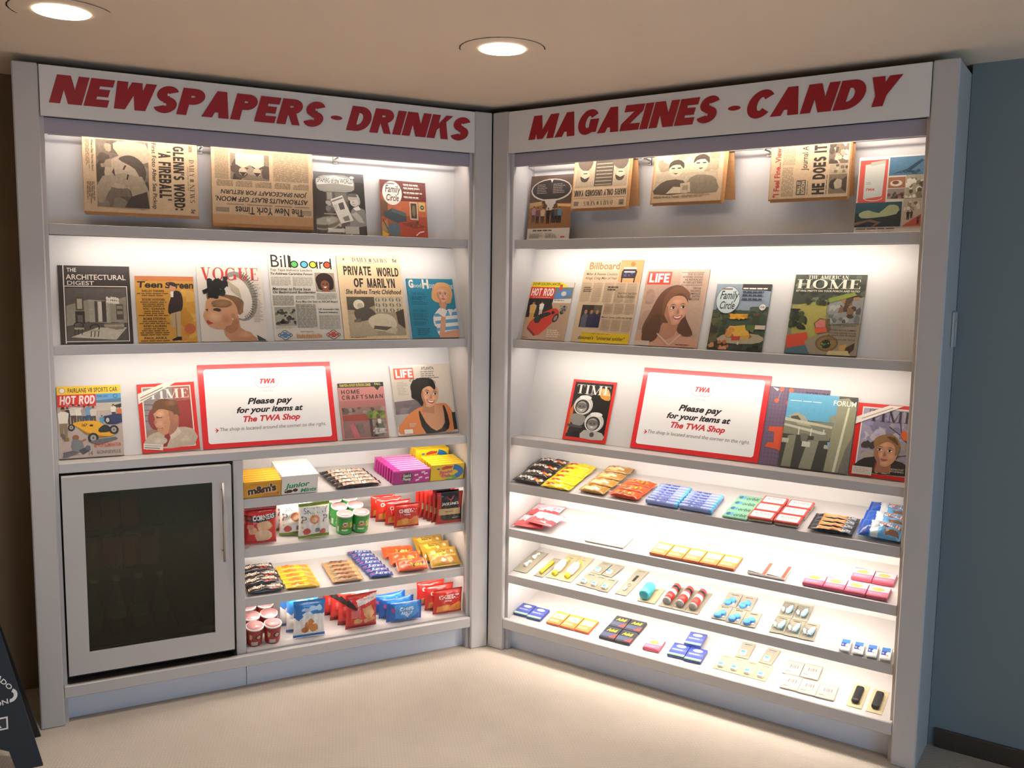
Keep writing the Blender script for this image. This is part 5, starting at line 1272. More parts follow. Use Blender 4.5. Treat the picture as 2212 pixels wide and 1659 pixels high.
def paysign():
    r = empty('notice_board')
    w, h = pay.w, pay.h
    m = M(); m.box(-w / 2, -.004, 0, w / 2, 0, h, 'gloss', c=pay.base); m.build('board', r)
    m = M(); pay.tri(m, 'gloss', lambda x, z, l: (x, -.0041 - l, z)); m.build('printed_face', r)
    return r
for u, x, s in (('L', -.939, 'painted-man magazine in the newspapers unit'), ('R', .922, 'purple gridded magazine')):
    v, z, ln = ROW['3']
    put('pay', paysign, U[u] @ T_((x, v, z)) @ RX(-ln) @ T_((0, -.0015, .0015)), 'red-bordered white notice asking to pay, beside the ' + s, 'notice', 'pay notices')
# top row: posters and a magazine stand almost upright on the top shelf
def stand(key, u, x, z, v, lean, art, label, cat, name, t, mt='paper', roll=0):
    put(key, magazine(art, t, mt, name=name), U[u] @ T_((x, v, z)) @ RX(-lean) @ RY(-roll), label, cat)
def poster(art):
    def mk():
        r = empty('poster')
        w, h = art.w, art.h
        M().box(-w / 2, -.0025, 0, w / 2, 0, h, 'card').build('backing_board', r)
        m = M(); art.tri(m, 'gloss', lambda x, z, l: (x, -.0026 - l, z)); m.build('print', r)
        return r
    return mk
for key, u, x, art, lab in (('p1', 'L', -.641, c_kiosk(.214, .266), 'black and white poster of a woman reading at a newspaper kiosk'),
                            ('p2', 'R', .228, c_departure(.217, .282), 'poster of people under an oval departure board'),
                            ('p3', 'R', 1.622, c_travel(.222, .268), 'collage poster with a red square and a night airport view')):
    put(key, poster(art), U[u] @ T_((x, .102, 1.8572)) @ RX(-12 if u == 'L' else -7), lab, 'poster')
stand('a0', 'L', -.355, 1.8572, .125, 12, c_circle(.209, .249, 0), 'magazine with a red-brown room and a round title, on the top shelf', 'magazine', 'magazine', .005, roll=-1.2)

# newspapers folded over the rod
def hung(art, rot, zb, zb2, splay, dx):
    """front leaf from the rod down to zb, back leaf to zb2; art turned by rot quarter turns"""
    W, H_ = (art.w, art.h) if rot % 2 == 0 else (art.h, art.w)
    yr, zr = .128, 2.1815
    def mk():
        r = empty('newspaper')
        L = zr + .008 - zb
        def front(x, d, o):          # d: distance down from the fold, o: outward offset
            k = max(0, d - .0)
            yy = yr - .007 - splay * (k / L) - o
            return (x, yy, zr + .008 - d * .995)
        def sheet(m, mt, c, w0, w1, z0, z1, f, o, th):
            nx, nz = 8, 8
            vs = []
            for th_ in (o, o - th):
                for j in range(nz + 1):
                    for i in range(nx + 1):
                        vs.append(f(w0 + (w1 - w0) * i / nx, z0 + (z1 - z0) * j / nz, th_))
            n = (nx + 1) * (nz + 1); fs = []
            for j in range(nz):
                for i in range(nx):
                    a = j * (nx + 1) + i
                    fs += [(a, a + 1, a + nx + 2, a + nx + 1), (n + a, n + a + nx + 1, n + a + nx + 2, n + a + 1)]
            for i in range(nx):
                a = nz * (nx + 1) + i; fs.append((a, a + 1, n + a + 1, n + a)); fs.append((i, n + i, n + i + 1, i + 1))
            for j in range(nz):
                a = j * (nx + 1); fs.append((a, a + nx + 1, n + a + nx + 1, n + a)); a += nx; fs.append((a, n + a, n + a + nx + 1, a + nx + 1))
            m.add(vs, fs, mt, c)
        base = lin('#bb9e7c') + (.1,); old = lin('#b98556') + (.15,)
        m = M(); sheet(m, 'news', base, -W / 2, W / 2, 0, L, front, .004, .0012)
        hh = H_
        def xf(x, y, l):             # sheet coordinates of the upright art
            X, Y = x / art.w, y / art.h - .5
            if rot == 0: a, b = X, .5 - Y
            elif rot == 2: a, b = -X, .5 + Y
            elif rot == 1: a, b = Y, X + .5           # clockwise
            else: a, b = -Y, .5 - X
            return front(a * W, b * hh + (L - hh), .0042 + l)
        sub = M(); art.tri(sub, 'news', xf)
        m.add(sub.v, sub.f, 'news', sub.c); m.build('front_page', r)
        m = M(); sheet(m, 'news', old, -W / 2 - dx * .3, W / 2 + dx * .2, 0, L + .006, front, .0022, .0012); sheet(m, 'news', old, -W / 2 + .004, W / 2 + dx * .5, 0, L + .012, front, .0005, .0012); m.build('inner_pages', r)
        L2 = zr + .008 - zb2
        def back(x, d, o): return (x, yr + .007 + splay * .8 * d / L2 + o, zr + .008 - d * .995)
        m = M(); sheet(m, 'news', old, -W / 2 + dx * .8, W / 2 + dx, 0, L2, back, .004, .004); m.build('back_pages', r)
        m = M(); vs, fs = [], []
        for i in range(9):
            t = math.pi * i / 8
            for x in (-W / 2, W / 2): vs.append((x, yr - .0105 * math.cos(t), zr + .0075 + .004 * math.sin(t)))
        m.add(vs, [(2 * i, 2 * i + 1, 2 * i + 3, 2 * i + 2) for i in range(8)], 'news', base, True); m.build('fold', r)
        return r
    return mk
def hang(key, u, x, art, rot, zb, zb2, splay, dx, label):
    put(key, hung(art, rot, zb, zb2, splay, dx), U[u] @ T_((x, 0, 0)), label, 'newspaper', None)
hang('n1', 'L', -1.412, c_glenn(.275, .400), 1, 1.908, 1.90, .012, .004, "old newspaper hung sideways headlined GLENN'S WORD: 'A FIREBALL'")
hang('n2', 'L', -.961, c_nyt(.396, .300), 2, 1.885, 1.87, .012, .003, 'old newspaper hung upside down about astronauts blasting off the moon')
hang('n3', 'R', .484, c_maris(.255, .205), 2, 1.984, 1.992, .032, .024, 'old newspaper hung upside down headlined MARIS ONLY UNSIGNED YANK')
hang('n4', 'R', .873, c_pair(.288, .192), 0, 1.992, 2.0, .034, .028, 'old newspaper folded over the rod with a picture of two people')
hang('n5', 'R', 1.341, c_journal(.192, .283), 3, 1.988, 1.992, .016, .010, 'old newspaper hung sideways headlined HE DOES IT')
# ------------------------------------------------------------ snacks, sweets and sundries
def pillow(name, art, t, crimp='tb', n=(22, 28), mt='foil', fine=2, cr=.07, back=.35, wr=.0016, seed=1, full=.5):
    """filled wrapper standing on its lower edge, print towards -y; crimped flat at top and bottom or at both ends"""
    w, h = art.w, art.h
    rnd = random.Random(seed)
    ph = [rnd.uniform(0, 6) for _ in range(6)]
    def prof(x, z):
        u, v = 2 * x / w, 2 * z / h - 1
        if crimp == 'tb': v = min(1, abs(v) / (1 - 2 * cr)); u = min(1, abs(u))
        else: u = min(1, abs(u) / (1 - 2 * cr)); v = min(1, abs(v))
        a = max(0, 1 - u ** 2.6) ** full * max(0, 1 - v ** 2.6) ** full
        k = wr * (math.sin(x * 130 + ph[0] + z * 60) + math.sin(z * 150 + ph[1] - x * 70) + .7 * math.sin(x * 260 + ph[2])) * (a ** .6)
        return t * a + k * a + .0004
    def pinch(x, z):
        u, v = 2 * x / w, 2 * z / h - 1
        if crimp == 'tb': return x * (1 - .05 * (1 - v * v)), z
        return x, h / 2 + (z - h / 2) * (1 - .06 * (1 - u * u))
    def xf(x, z, l):
        X, Z = pinch(x, z)
        return (X, -prof(x, z) - l, Z)
    nx, nz = n[0] * fine, n[1] * fine
    m = M(); vs, fs, cs = [], [], []
    for sd in (-1, 1):
        for j in range(nz + 1):
            for i in range(nx + 1):
                x, z = w * (i / nx - .5), h * j / nz
                X, Z = pinch(x, z)
                if crimp == 'tb' and j in (0, nz): Z += (.0016 if i % 2 else -.0) * (-1 if j == nz else 1)
                if crimp == 'lr' and i in (0, nx): X += (.0016 if j % 2 else -.0) * (-1 if i == nx else 1)
                p = prof(x, z)
                vs.append((X, -p if sd < 0 else p * back, Z))
    N = (nx + 1) * (nz + 1)
    for j in range(nz):
        for i in range(nx):
            a = j * (nx + 1) + i
            c = art.colour_at((i + .5) / nx * 100, (1 - (j + .5) / nz) * 100)
            fs.append((a, a + 1, a + nx + 2, a + nx + 1)); cs.append(c)
            fs.append((N + a, N + a + nx + 1, N + a + nx + 2, N + a + 1)); cs.append(art.base)
    m.add(vs, fs, mt, cs, True)
    art.tri(m, mt, xf, lay=.00006, z0=.0004, texts_only=True)
    return m.build(name)
LIE = RX(-90)
def carton(name, art, d, mt='gloss', top=None):
    w, h = art.w, art.h
    def mk():
        m = M(); m.box(-w / 2, 0, 0, w / 2, d, h, mt, .0012, c=art.base)
        art.tri(m, mt, lambda x, z, l: (x, -l - .0002, z), lay=.00004)
        if top:
            top.w, top.h = w, d
            top.tri(m, mt, lambda x, y, l: (x, y, h + l + .0002), lay=.00004)
        return m.build(name)
    return mk
def slab(name, art, t, mt='gloss', bev=.001, side=None, seg=1):
    w, l_ = art.w, art.h
    def mk():
        m = M(); m.box(-w / 2, 0, 0, w / 2, l_, t, mt, bev, c=(lin(side) + (0,)) if side else art.base, seg=seg)
        art.tri(m, mt, lambda x, y, l: (x * .97, l_ * .015 + y * .97, t + l + .0002), lay=.00004)
        return m.build(name)
    return mk
LEFT, RIGHT = 'newspapers unit', 'candy unit'

# ---- left unit, top snack shelf: five stacks of cartons and bars
a = Art(.150, .070, '#dd9d22')
a.r(0, 0, 100, 12, '#e3a72c').e(76, 66, 13, 16, '#e3b04a').p([(46, 96), (60, 78), (90, 76), (96, 96)], '#c9824a').t("m&m's", 10, 22, 88, 76, '#e6d8c0', .09, 0, .9, 6).t("m&m's", 11, 24, 87, 74, '#43281c', .05, 0, .9, 6).l(16, 16, 48, 20, 1, '#8a5a20').r(90, 74, 95, 86, '#8a6a3a')
tp = Art(1, 1, '#dfa227'); tp.r(0, 60, 100, 100, '#e6b040').r(58, 0, 60, 60, '#b97f1c').r(2, 10, 56, 45, '#d3951f')
for i in range(6):
    put('mm', carton('candy_box', a, .0185, top=tp), on('L1', -.999, .004 + i * .021), '%s yellow candy box in the stack against the fridge stile' % nth(i, 6), 'candy box', 'yellow candy boxes')
b = Art(.150, .082, '#ece8e0')
b.t('Junior', 8, 38, 78, 74, '#2d9460', .035, .25, 1, 4).t('Mints', 52, 72, 97, 94, '#2d9460', .035, .25, 1, 3).e(22, 84, 9, 9, '#4a2a1c').e(38, 80, 7, 9, '#4a2a1c').p([(8, 80), (20, 86), (18, 94), (9, 92)], '#5d3a26')
bt = Art(1, 1, '#e6e2da'); bt.r(2, 8, 98, 14, '#cfcac0')
for i in range(8):
    put('jm', carton('candy_box', b, .0182, top=bt), on('L1', -.846 - i * .0012, .006 + i * .02, rot=.8 * i * 0), '%s white candy box with green lettering, right of the yellow boxes' % nth(i, 8), 'candy box', 'white candy boxes')
c = Art(.205, .031, '#2b1d18')
c.r(17, 8, 96, 92, '#c9a58f').t('BIG HUNK', 20, 14, 94, 88, '#f0e2d4', .09, .1).t('BIG HUNK', 21, 20, 93, 84, '#3a261e', .03, .1)
def hunk(): return pillow('candy_bar', c, .010, 'lr', (26, 8), cr=.05, back=1.)
for i in range(5):
    put('hunk', hunk, on('L1', -.592 - i * .007, .006 + i * .033, 1.5, .009) @ LIE, '%s black bar with pale block lettering on the top snack shelf' % nth(i, 5), 'candy bar', 'black candy bars')
d = Art(.172, .062, '#b42a82')
d.r(0, 0, 100, 10, '#d264a8').e(38, 55, 15, 40, '#4d4a4c').t('Good &', 27, 28, 48, 52, '#e6dfe2', .03).t('Plenty', 27, 56, 49, 84, '#e6dfe2', .03)
for x, y, r in ((62, 40, 20), (74, 62, -30), (88, 34, 40), (92, 70, 10), (66, 80, -20), (80, 22, 10)): d.p([(x - 5, y - 5), (x + 5, y - 9), (x + 6, y + 3), (x - 4, y + 8)], '#e6c9d8')
dt = Art(1, 1, '#d98cc0'); dt.r(0, 0, 18, 100, '#b8328a').r(0, 88, 100, 100, '#b8328a')
for i in range(8):
    put('gp', carton('candy_box', d, .0185, top=dt), on('L1', -.354 - i * .0045, .004 + i * .021), '%s magenta candy box on the top snack shelf' % nth(i, 8), 'candy box', 'magenta candy boxes')
e = Art(.160, .075, '#e0bb1e')
e.ring(62, 52, 36, 50, 16, '#1f6fae', -80, 60).ring(62, 52, 36, 50, 14, '#4d9a4a', 60, 120).ring(62, 52, 36, 50, 12, '#d98a2a', 120, 200).p([(30, 22), (44, 8), (66, 12), (62, 26), (34, 34)], '#b5382c').t('Swedish', 26, 36, 66, 58, '#b8467a', .035, 0, 1, 3).t('Fish', 34, 60, 60, 80, '#b8467a', .035).e(22, 26, 5, 5, '#2b5a9a').r(40, 84, 66, 92, '#cfa83a')
et = Art(1, 1, '#e3c02a'); et.r(0, 0, 100, 14, '#c9a51c')
for i in range(5):
    put('sf', carton('candy_box', e, .0188, top=et), on('L1', -.184 - i * .003, .004 + i * .0215), '%s yellow box with a blue and red swirl by the corner post' % nth(i, 5), 'candy box', 'swirl candy boxes')
for i in range(3):
    put('sf', None, on('L1', -.212 - i * .003, .127 + i * .0215, lift=.0225), '%s yellow swirl box of the higher row behind, by the corner post' % nth(i, 3), 'candy box', 'swirl candy boxes')
tray = M(); tray.box(-.08, 0, 0, .08, .066, .021, 'paper', .001, c=lin('#cfa51e') + (0,))
o = tray.build('candy_box'); o.matrix_world = on('L1', -.208, .124); tag(o, 'low plain yellow carton under the rear row of swirl boxes', 'candy box')

# ---- left unit, second snack shelf
LEAN = RX(-9)
a = Art(.130, .157, '#c92a28')
a.r(0, 0, 100, 12, '#b32220').p([(0, 18), (50, 24), (100, 14), (100, 30), (50, 38), (0, 34)], '#33302f').p([(36, 40), (70, 36), (86, 52), (60, 62), (40, 56)], '#e0b488', 2).p([(10, 56), (30, 50), (36, 66), (14, 70)], '#d9a680', 2).p([(30, 66), (60, 58), (84, 70), (76, 90), (40, 92)], '#e3bfa0', 2).p([(4, 44), (24, 42), (26, 54), (6, 56)], '#d98a84').t('CORNERS', 22, 19, 92, 32, '#ece4dc', .04, 0, 1, 4).t('pop', 4, 22, 18, 32, '#c9403a', .03)
for i in range(3):
    put('corn', lambda: pillow('snack_bag', a, .022, wr=.0012), on('L2', -1.004 - .003 * i, .028 + i * .045) @ LEAN, '%s red snack bag next to the fridge stile' % nth(i, 3), 'snack bag', 'red corner snack bags')
b = Art(.135, .155, '#e6e2da')
b.r(0, 0, 100, 9, '#8fa52c').r(0, 91, 100, 100, '#8fa52c').p([(20, 92), (40, 88), (80, 88), (100, 92)], '#6d8a2a').e(48, 44, 16, 13, '#d98a5a').e(48, 45, 8, 7, '#e8c49a').e(24, 78, 12, 10, '#c9524a').e(76, 82, 11, 9, '#c9625a').e(58, 76, 9, 7, '#7d8296').e(10, 66, 4, 3, '#b5c27a').t('SKINNY', 14, 12, 92, 28, '#6d6a66', .0).t('P', 6, 34, 22, 54, '#6d6a66', 0).t('P', 76, 34, 92, 54, '#6d6a66', 0)
for i in range(3):
    put('skin', lambda: pillow('snack_bag', b, .024, seed=3), on('L2', (-.783, -.852, -.86)[i], (.028, .066, .115)[i], (2, -4, 0)[i]) @ LEAN, ('frontmost', 'second', 'rearmost')[i] + ' white popcorn bag with green ends', 'snack bag', 'white popcorn bags')
def crisp_can(art, lidc, r0, h0, tp=1.):
    def mk():
        r = empty('snack_can' if tp == 1 else 'snack_cup')
        m = M(); m.lathe([(r0 * tp * .97, 0), (r0 * tp, .002), (r0, h0 - .004), (r0, h0)], 'gloss', 30, c=art.base)
        def xf(x, z, l):
            rr = r0 * (tp + (1 - tp) * min(1, z / h0)) + .0003 + l
            t = x / r0 - math.pi / 2
            return (rr * math.cos(t), rr * math.sin(t), z)
        # wrap the print: cut wide areas into narrow strips so that they follow the curve
        for vs, fs, c, tx in art.L:
            if tx:
                m.add([xf((x / 100 - .5) * art.w, (1 - y / 100) * h0, .0004) for x, y in vs], fs, 'gloss', c)
        nx, nz = 24, 20; vs, fs, cs = [], [], []
        for j in range(nz + 1):
            for i in range(nx + 1): vs.append(xf((i / nx - .5) * art.w, h0 * (.03 + .94 * j / nz), .0001))
        for j in range(nz):
            for i in range(nx):
                k = j * (nx + 1) + i
                fs.append((k, k + 1, k + nx + 2, k + nx + 1)); cs.append(art.colour_at((i + .5) / nx * 100, (1 - (j + .5) / nz) * 100))
        m.add(vs, fs, 'gloss', cs, True); m.build('body', r)
        M().lathe([(r0 * .99, h0 + .0003), (r0 * 1.035, h0 + .0008), (r0 * 1.035, h0 + .006), (r0 * .985, h0 + .0075)], 'rimw', 30).build('rim', r)
        M().lathe([(r0 * .93, h0 + .0076), (r0 * .93, h0 + .0082)], lidc, 30).build('foil_lid', r)
        return r
    return mk
c = Art(.1, .078, '#3f9a45')
c.r(0, 82, 100, 100, '#57ad52').p([(64, 30), (80, 24), (82, 66), (68, 64)], '#c9c24a').r(3, 55, 18, 88, '#d8d8cc').p([(28, 50), (62, 42), (62, 55), (28, 62)], '#d98a34').e(44, 36, 11, 13, '#d8d4c4').e(44, 40, 7, 7, '#a8584a').l(30, 72, 62, 80, 2, '#d8e6d0', .5)
for i in range(6):
    k, j = i % 2, i // 2
    put('gcan', crisp_can(c, 'lid', .0345, .078), on('L2', -.645 + .0715 * k - .004 * j, .052 + .074 * j), 'green snack can in the %s row, on the side %s the popcorn' % (('front', 'middle', 'rear')[j], ('nearer', 'away from')[k]), 'snack can', 'green snack cans')
def cheez(w, h, seed):
    d = Art(w, h, '#c92c22')
    d.r(0, 0, 100, 8, '#b32019').p([(10, 66), (36, 56), (58, 64), (88, 52), (100, 66), (96, 90), (10, 92)], '#dd8a34', 1).p([(30, 62), (52, 60), (54, 82), (30, 84)], '#e8a450').p([(60, 66), (86, 62), (84, 84), (60, 84)], '#d9782a').t('CHEEZ-IT', 14, 20, 86, 36, '#f0dccb', .05).l(34, 41, 68, 46, 1, '#f0dccb', .8)
    return d
ch = cheez(.118, .110, 4)
for i, (x, t, rz) in enumerate(((-.369, .024, 0), (-.398, .062, 3), (-.428, .10, 0), (-.44, .14, 2))):
    put('chz', lambda: pillow('snack_bag', ch, .018, seed=5), on('L2', x, t, rz) @ LEAN, '%s red cracker bag between the green cans and dark jerky bags' % nth(i, 4), 'snack bag', 'red cracker bags on the second snack shelf')
d = Art(.128, .150, '#1f1b1b')
d.r(0, 0, 16, 100, '#b3261f').r(84, 0, 100, 52, '#a3221c').e(52, 26, 34, 26, '#17151a').p([(36, 14), (52, 24), (66, 12), (54, 30)], '#c9352c').t("JACK LINK'S", 18, 32, 84, 43, '#cfcac4', .04).r(6, 52, 94, 72, '#b5986a').l(30, 60, 70, 64, 1, '#4a3a26').p([(0, 80), (40, 92), (100, 90), (100, 100), (0, 100)], '#b3261f').l(62, 80, 92, 86, 2, '#8a8680')
for i in range(6):
    put('jerk', lambda: pillow('jerky_bag', d, .007, seed=6, wr=.0008), on('L2', -.170 - i * .013, .014 + i * .019) @ RX(-7), '%s black and red jerky bag by the corner post' % nth(i, 6), 'snack bag', 'black jerky bags')

# ---- left unit, third snack shelf: bars lying on their backs
a = Art(.150, .052, '#2e1d17')
a.t("m&m's m&m's", 3, 22, 97, 70, '#e0d2c2', .06).e(78, 78, 5, 9, '#b5352c').e(66, 84, 4, 8, '#b5352c').l(6, 8, 60, 14, 1, '#8a7060')
for i in range(4):
    put('mmb', lambda: pillow('candy_bag', a, .012, 'lr', (26, 14), seed=8, back=.9), on('L3', -.986 - (i % 2) * .010, .008 + i * .053, -1 + 4 * (i % 2), .013 + .006 * (i % 2)) @ LIE, '%s dark brown candy bag next to the fridge stile' % nth(i, 4), 'candy bag', 'dark brown candy bags')
b = Art(.142, .0355, '#e6b81f')
b.r(16, 18, 56, 82, '#d98a2c').r(70, 10, 96, 90, '#e08f2a').l(18, 30, 54, 70, 2, '#b5562a', .5)
for i in range(5):
    put('btf', lambda: pillow('candy_bar', b, .009, 'lr', (28, 10), seed=9, back=1.), on('L3', -.836 - i * .002, .006 + i * .037, -5, .0095) @ LIE, '%s yellow bar with an orange patch on the third snack shelf' % nth(i, 5), 'candy bar', 'yellow candy bars')
c = Art(.138, .0325, '#b58a57')
c.r(14, 16, 78, 84, '#9a6a44').r(10, 14, 22, 50, '#4a8a7a').l(24, 32, 76, 66, 1, '#5a3826', .8).r(80, 8, 97, 92, '#caa468').r(64, 8, 82, 40, '#4a4038')
for i in range(5):
    put('pay_', lambda: pillow('candy_bar', c, .009, 'lr', (28, 10), seed=10, back=1.), on('L3', -.640 - i * .001, .006 + i * .034, -2, .0095) @ LIE, '%s tan bar beside the yellow bars' % nth(i, 5), 'candy bar', 'tan candy bars')
d = Art(.108, .0325, '#2d3f86')
d.t('MILKY WAY', 28, 26, 92, 78, '#c9cfe6', .06, .15).e(14, 52, 8, 24, '#9a4a78')
for i in range(7):
    put('mkw', lambda: pillow('candy_bar', d, .009, 'lr', (24, 10), seed=11, back=1.), on('L3', -.492 - i * .0055, .004 + i * .0335, -6, .0095 + .002 * (i % 2)) @ LIE, '%s dark blue bar in the stepped row' % nth(i, 7), 'candy bar', 'dark blue candy bars')
e = Art(.145, .062, '#d9562a')
e.r(0, 0, 100, 14, '#e2673a').t("Reese's", 38, 40, 90, 82, '#5a3a1c', .06, .1).t("Reese's", 39, 42, 89, 80, '#e0c22c', .03, .1)
for i in range(3):
    put('ree', lambda: pillow('candy_pack', e, .014, 'lr', (26, 14), seed=12, cr=.04, back=1., full=.35), on('L3', -.340 - i * .012, .012 + i * .062, -4, .0135) @ RX(-66), '%s orange candy pack on the third snack shelf' % nth(i, 3), 'candy pack', 'orange candy packs on the third snack shelf')
f = Art(.150, .105, '#b58a2c')
f.p([(8, 20), (40, 14), (60, 40), (20, 48)], '#dcb84a').p([(30, 60), (70, 50), (90, 80), (40, 92)], '#cf7a44').r(10, 48, 90, 56, '#d9b04a').l(26, 16, 80, 36, 2, '#8a6420', .7).e(80, 30, 6, 7, '#d9cfae').e(44, 74, 8, 9, '#efe0b0').e(66, 74, 9, 12, '#e0c27a')
for i in range(3):
    put('gold', lambda: pillow('candy_bag', f, .014, 'tb', (20, 18), seed=13, back=.8), on('L3', -.180 - i * .010, .010 + i * .062, -1, .012) @ RX(-66), '%s gold candy bag by the corner post' % nth(i, 3), 'candy bag', 'gold candy bags')

# ---- left unit, lowest shelf
a = Art(.1, .075, '#a32a2c')
a.e(62, 42, 15, 20, '#3a1f1c').e(62, 42, 9, 12, '#c99a7a').p([(20, 20), (34, 26), (30, 60), (22, 56)], '#c9b07a').r(30, 72, 58, 96, '#b5b0a8').p([(84, 20), (94, 24), (90, 58), (84, 54)], '#c9b07a')
for i in range(6):
    k, j = i % 2, i // 2
    put('cup', crisp_can(a, 'lid', .0355, .075, .86), on('LB', -1.036 + .0735 * k, .052 + .077 * j, 0, -.001 + .0015), 'red snack cup with a pink lid, %s row, %s the fridge stile' % (('front', 'middle', 'rear')[j], ('against', 'further from')[k]), 'snack cup', 'red snack cups')
b = Art(.136, .165, '#e6e4e0')
b.p([(0, 0), (100, 0), (100, 38), (60, 34), (40, 26), (14, 50), (0, 44)], '#2a72b8').r(0, 92, 100, 100, '#2a72b8').p([(24, 34), (46, 24), (58, 34), (40, 44)], '#d8dce0').e(44, 64, 13, 11, '#c97a3a').e(62, 72, 14, 12, '#d08a48').e(34, 76, 12, 9, '#bb6c30').e(52, 54, 9, 7, '#cf8440').p([(22, 24), (32, 17), (44, 19), (56, 13), (70, 16), (80, 12), (88, 20), (84, 28), (66, 24), (48, 27), (34, 26)], '#a9c6e2', 2).r(30, 12, 62, 15, '#7fabd8')
for i in range(3):
    put('anim', lambda: pillow('snack_bag', b, .022, seed=14), on('LB', -.812 - .018 * i, .032 + i * .05, -2) @ LEAN, '%s blue and white bag with brown crackers, lowest shelf' % nth(i, 3), 'snack bag', 'blue and white cracker bags')
c = Art(.142, .160, '#cc2f28')
c.p([(0, 16), (10, 14), (34, 40), (28, 44), (0, 30)], '#2c2626').r(14, 44, 44, 66, '#d9706a').p([(50, 40), (78, 34), (92, 60), (72, 76), (56, 62)], '#dba878', 1).e(36, 76, 14, 8, '#d9a46c').p([(52, 74), (92, 68), (96, 78), (60, 84)], '#c99260').r(0, 88, 100, 100, '#a3211e').p([(30, 16), (100, 4), (100, 18), (34, 34)], '#e6dcd4').l(42, 13, 96, 20, 1, '#d8b0a6', .8)
for i in range(4):
    put('redc', lambda: pillow('snack_bag', c, .022, seed=15), on('LB', -.583 - .022 * i, .034 + i * .042, 2 - i) @ LEAN, '%s red bag with pale crackers, middle of the lowest shelf' % nth(i, 4), 'snack bag', 'red cracker bags on the lowest shelf')
d = Art(.165, .090, '#2463b5')
d.p([(20, 10), (84, 4), (92, 60), (60, 90), (24, 80)], '#3f8fd6', 1).p([(48, 60), (64, 58), (58, 84)], '#c9dcec').t('CHIPS', 34, 22, 74, 40, '#dbe6f2', .04).t('AHOY', 38, 44, 72, 60, '#dbe6f2', .04).e(18, 34, 6, 10, '#a04a8a')
for i in range(3):
    put('blu', lambda: pillow('cookie_bag', d, .02, 'lr', (26, 18), seed=16), on('LB', -.385 - .022 * i, .034 + i * .042, -2 + i * 3) @ LEAN, '%s bright blue cookie bag on the lowest shelf' % nth(i, 3), 'cookie bag', 'blue cookie bags')
e = cheez(.142, .118, 3)
for i in range(3):
    put('chz2', lambda: pillow('snack_bag', e, .022, seed=17), on('LB', -.174 - .024 * i, .036 + i * .045, -1 + i * 3) @ LEAN, '%s red cracker bag by the corner post, lowest shelf' % nth(i, 3), 'snack bag', 'red cracker bags by the corner post')

# ---- right unit, top candy shelf
a = Art(.150, .059, '#2b211e')
a.g = .1
for q in range(5): a.e(14 + q * 10, 48 + (q % 2) * 6, 6, 20, '#e6ddd2').e(15 + q * 10, 50 + (q % 2) * 6, 2.4, 10, '#5a4a42')
a.e(74, 60, 8, 16, '#c9482c').e(86, 66, 7, 14, '#d98a3a').e(66, 70, 6, 14, '#d8cfc2').e(92, 44, 5, 14, '#e0c4b8')
for i in range(4):
    put('drk', lambda: pillow('candy_bag', a, .013, 'lr', (26, 14), seed=18, back=.9), on('R1', .184 + (0, .008, .0, .012)[i], .008 + i * .061, (-2, 2, 0, 4)[i], .013 + .003 * i) @ LIE, '%s black candy bag nearest the corner post' % nth(i, 4), 'candy bag', 'black candy bags')
b = Art(.150, .042, '#e8cb1e')
b.r(12, 26, 44, 74, '#cc3f2c').l(16, 40, 40, 62, 1, '#7d2018', .8).r(78, 10, 97, 90, '#dfb81c')
for i in range(6):
    put('yel', lambda: pillow('candy_pack', b, .009, 'lr', (28, 12), seed=19, back=.9), on('R1', .338 - .001 * i, .004 + i * .043, -2, .010 + .002 * (i % 2)) @ LIE, '%s yellow candy pack with a red label, in the stepped row' % nth(i, 6), 'candy pack', 'yellow candy packs')
c = Art(.128, .062, '#a87c3c')
c.p([(6, 50), (40, 40), (60, 60), (50, 90), (10, 86)], '#e0c486', 1).p([(40, 20), (80, 16), (84, 40), (46, 44)], '#c99a54').l(18, 22, 44, 34, 2, '#7d5420').e(64, 66, 12, 14, '#efe0bc')
for i, (x, t, rz) in enumerate(((.512, .014, -2), (.520, .080, 0), (.524, .145, 1), (.528, .210, 0))):
    put('gld', lambda: pillow('candy_bag', c, .012, 'lr', (24, 14), seed=20, back=.9), on('R1', x, t, rz, .012 + .003 * i) @ LIE, '%s gold candy bag between the yellow and orange packs' % nth(i, 4), 'candy bag', 'gold candy bags on the candy unit')
d = Art(.142, .054, '#d9532a')
d.t("Reese's", 14, 24, 82, 76, '#5a3016', .05, .1).t("Reese's", 15, 26, 81, 74, '#e6ac2c', .03, .1).r(0, 84, 100, 100, '#b83f1e')
for i in range(3):
    put('ora', lambda: pillow('candy_pack', d, .012, 'lr', (26, 12), seed=21, back=.9, full=.4), on('R1', .668 + (i - 1) * .004, .014 + i * .056, -2, .0125) @ LIE, '%s orange candy pack on the candy unit' % nth(i, 3), 'candy pack', 'orange candy packs on the candy unit')
e = Art(.140, .0265, '#8d9bd6')
e.t('mentos', 14, 14, 66, 84, '#34408f', .045, .2).r(70, 10, 88, 90, '#cdd2ea').e(79, 50, 5, 24, '#d98aa0').r(93, 0, 100, 100, '#4fb5d6').r(0, 0, 3, 100, '#4fb5d6')
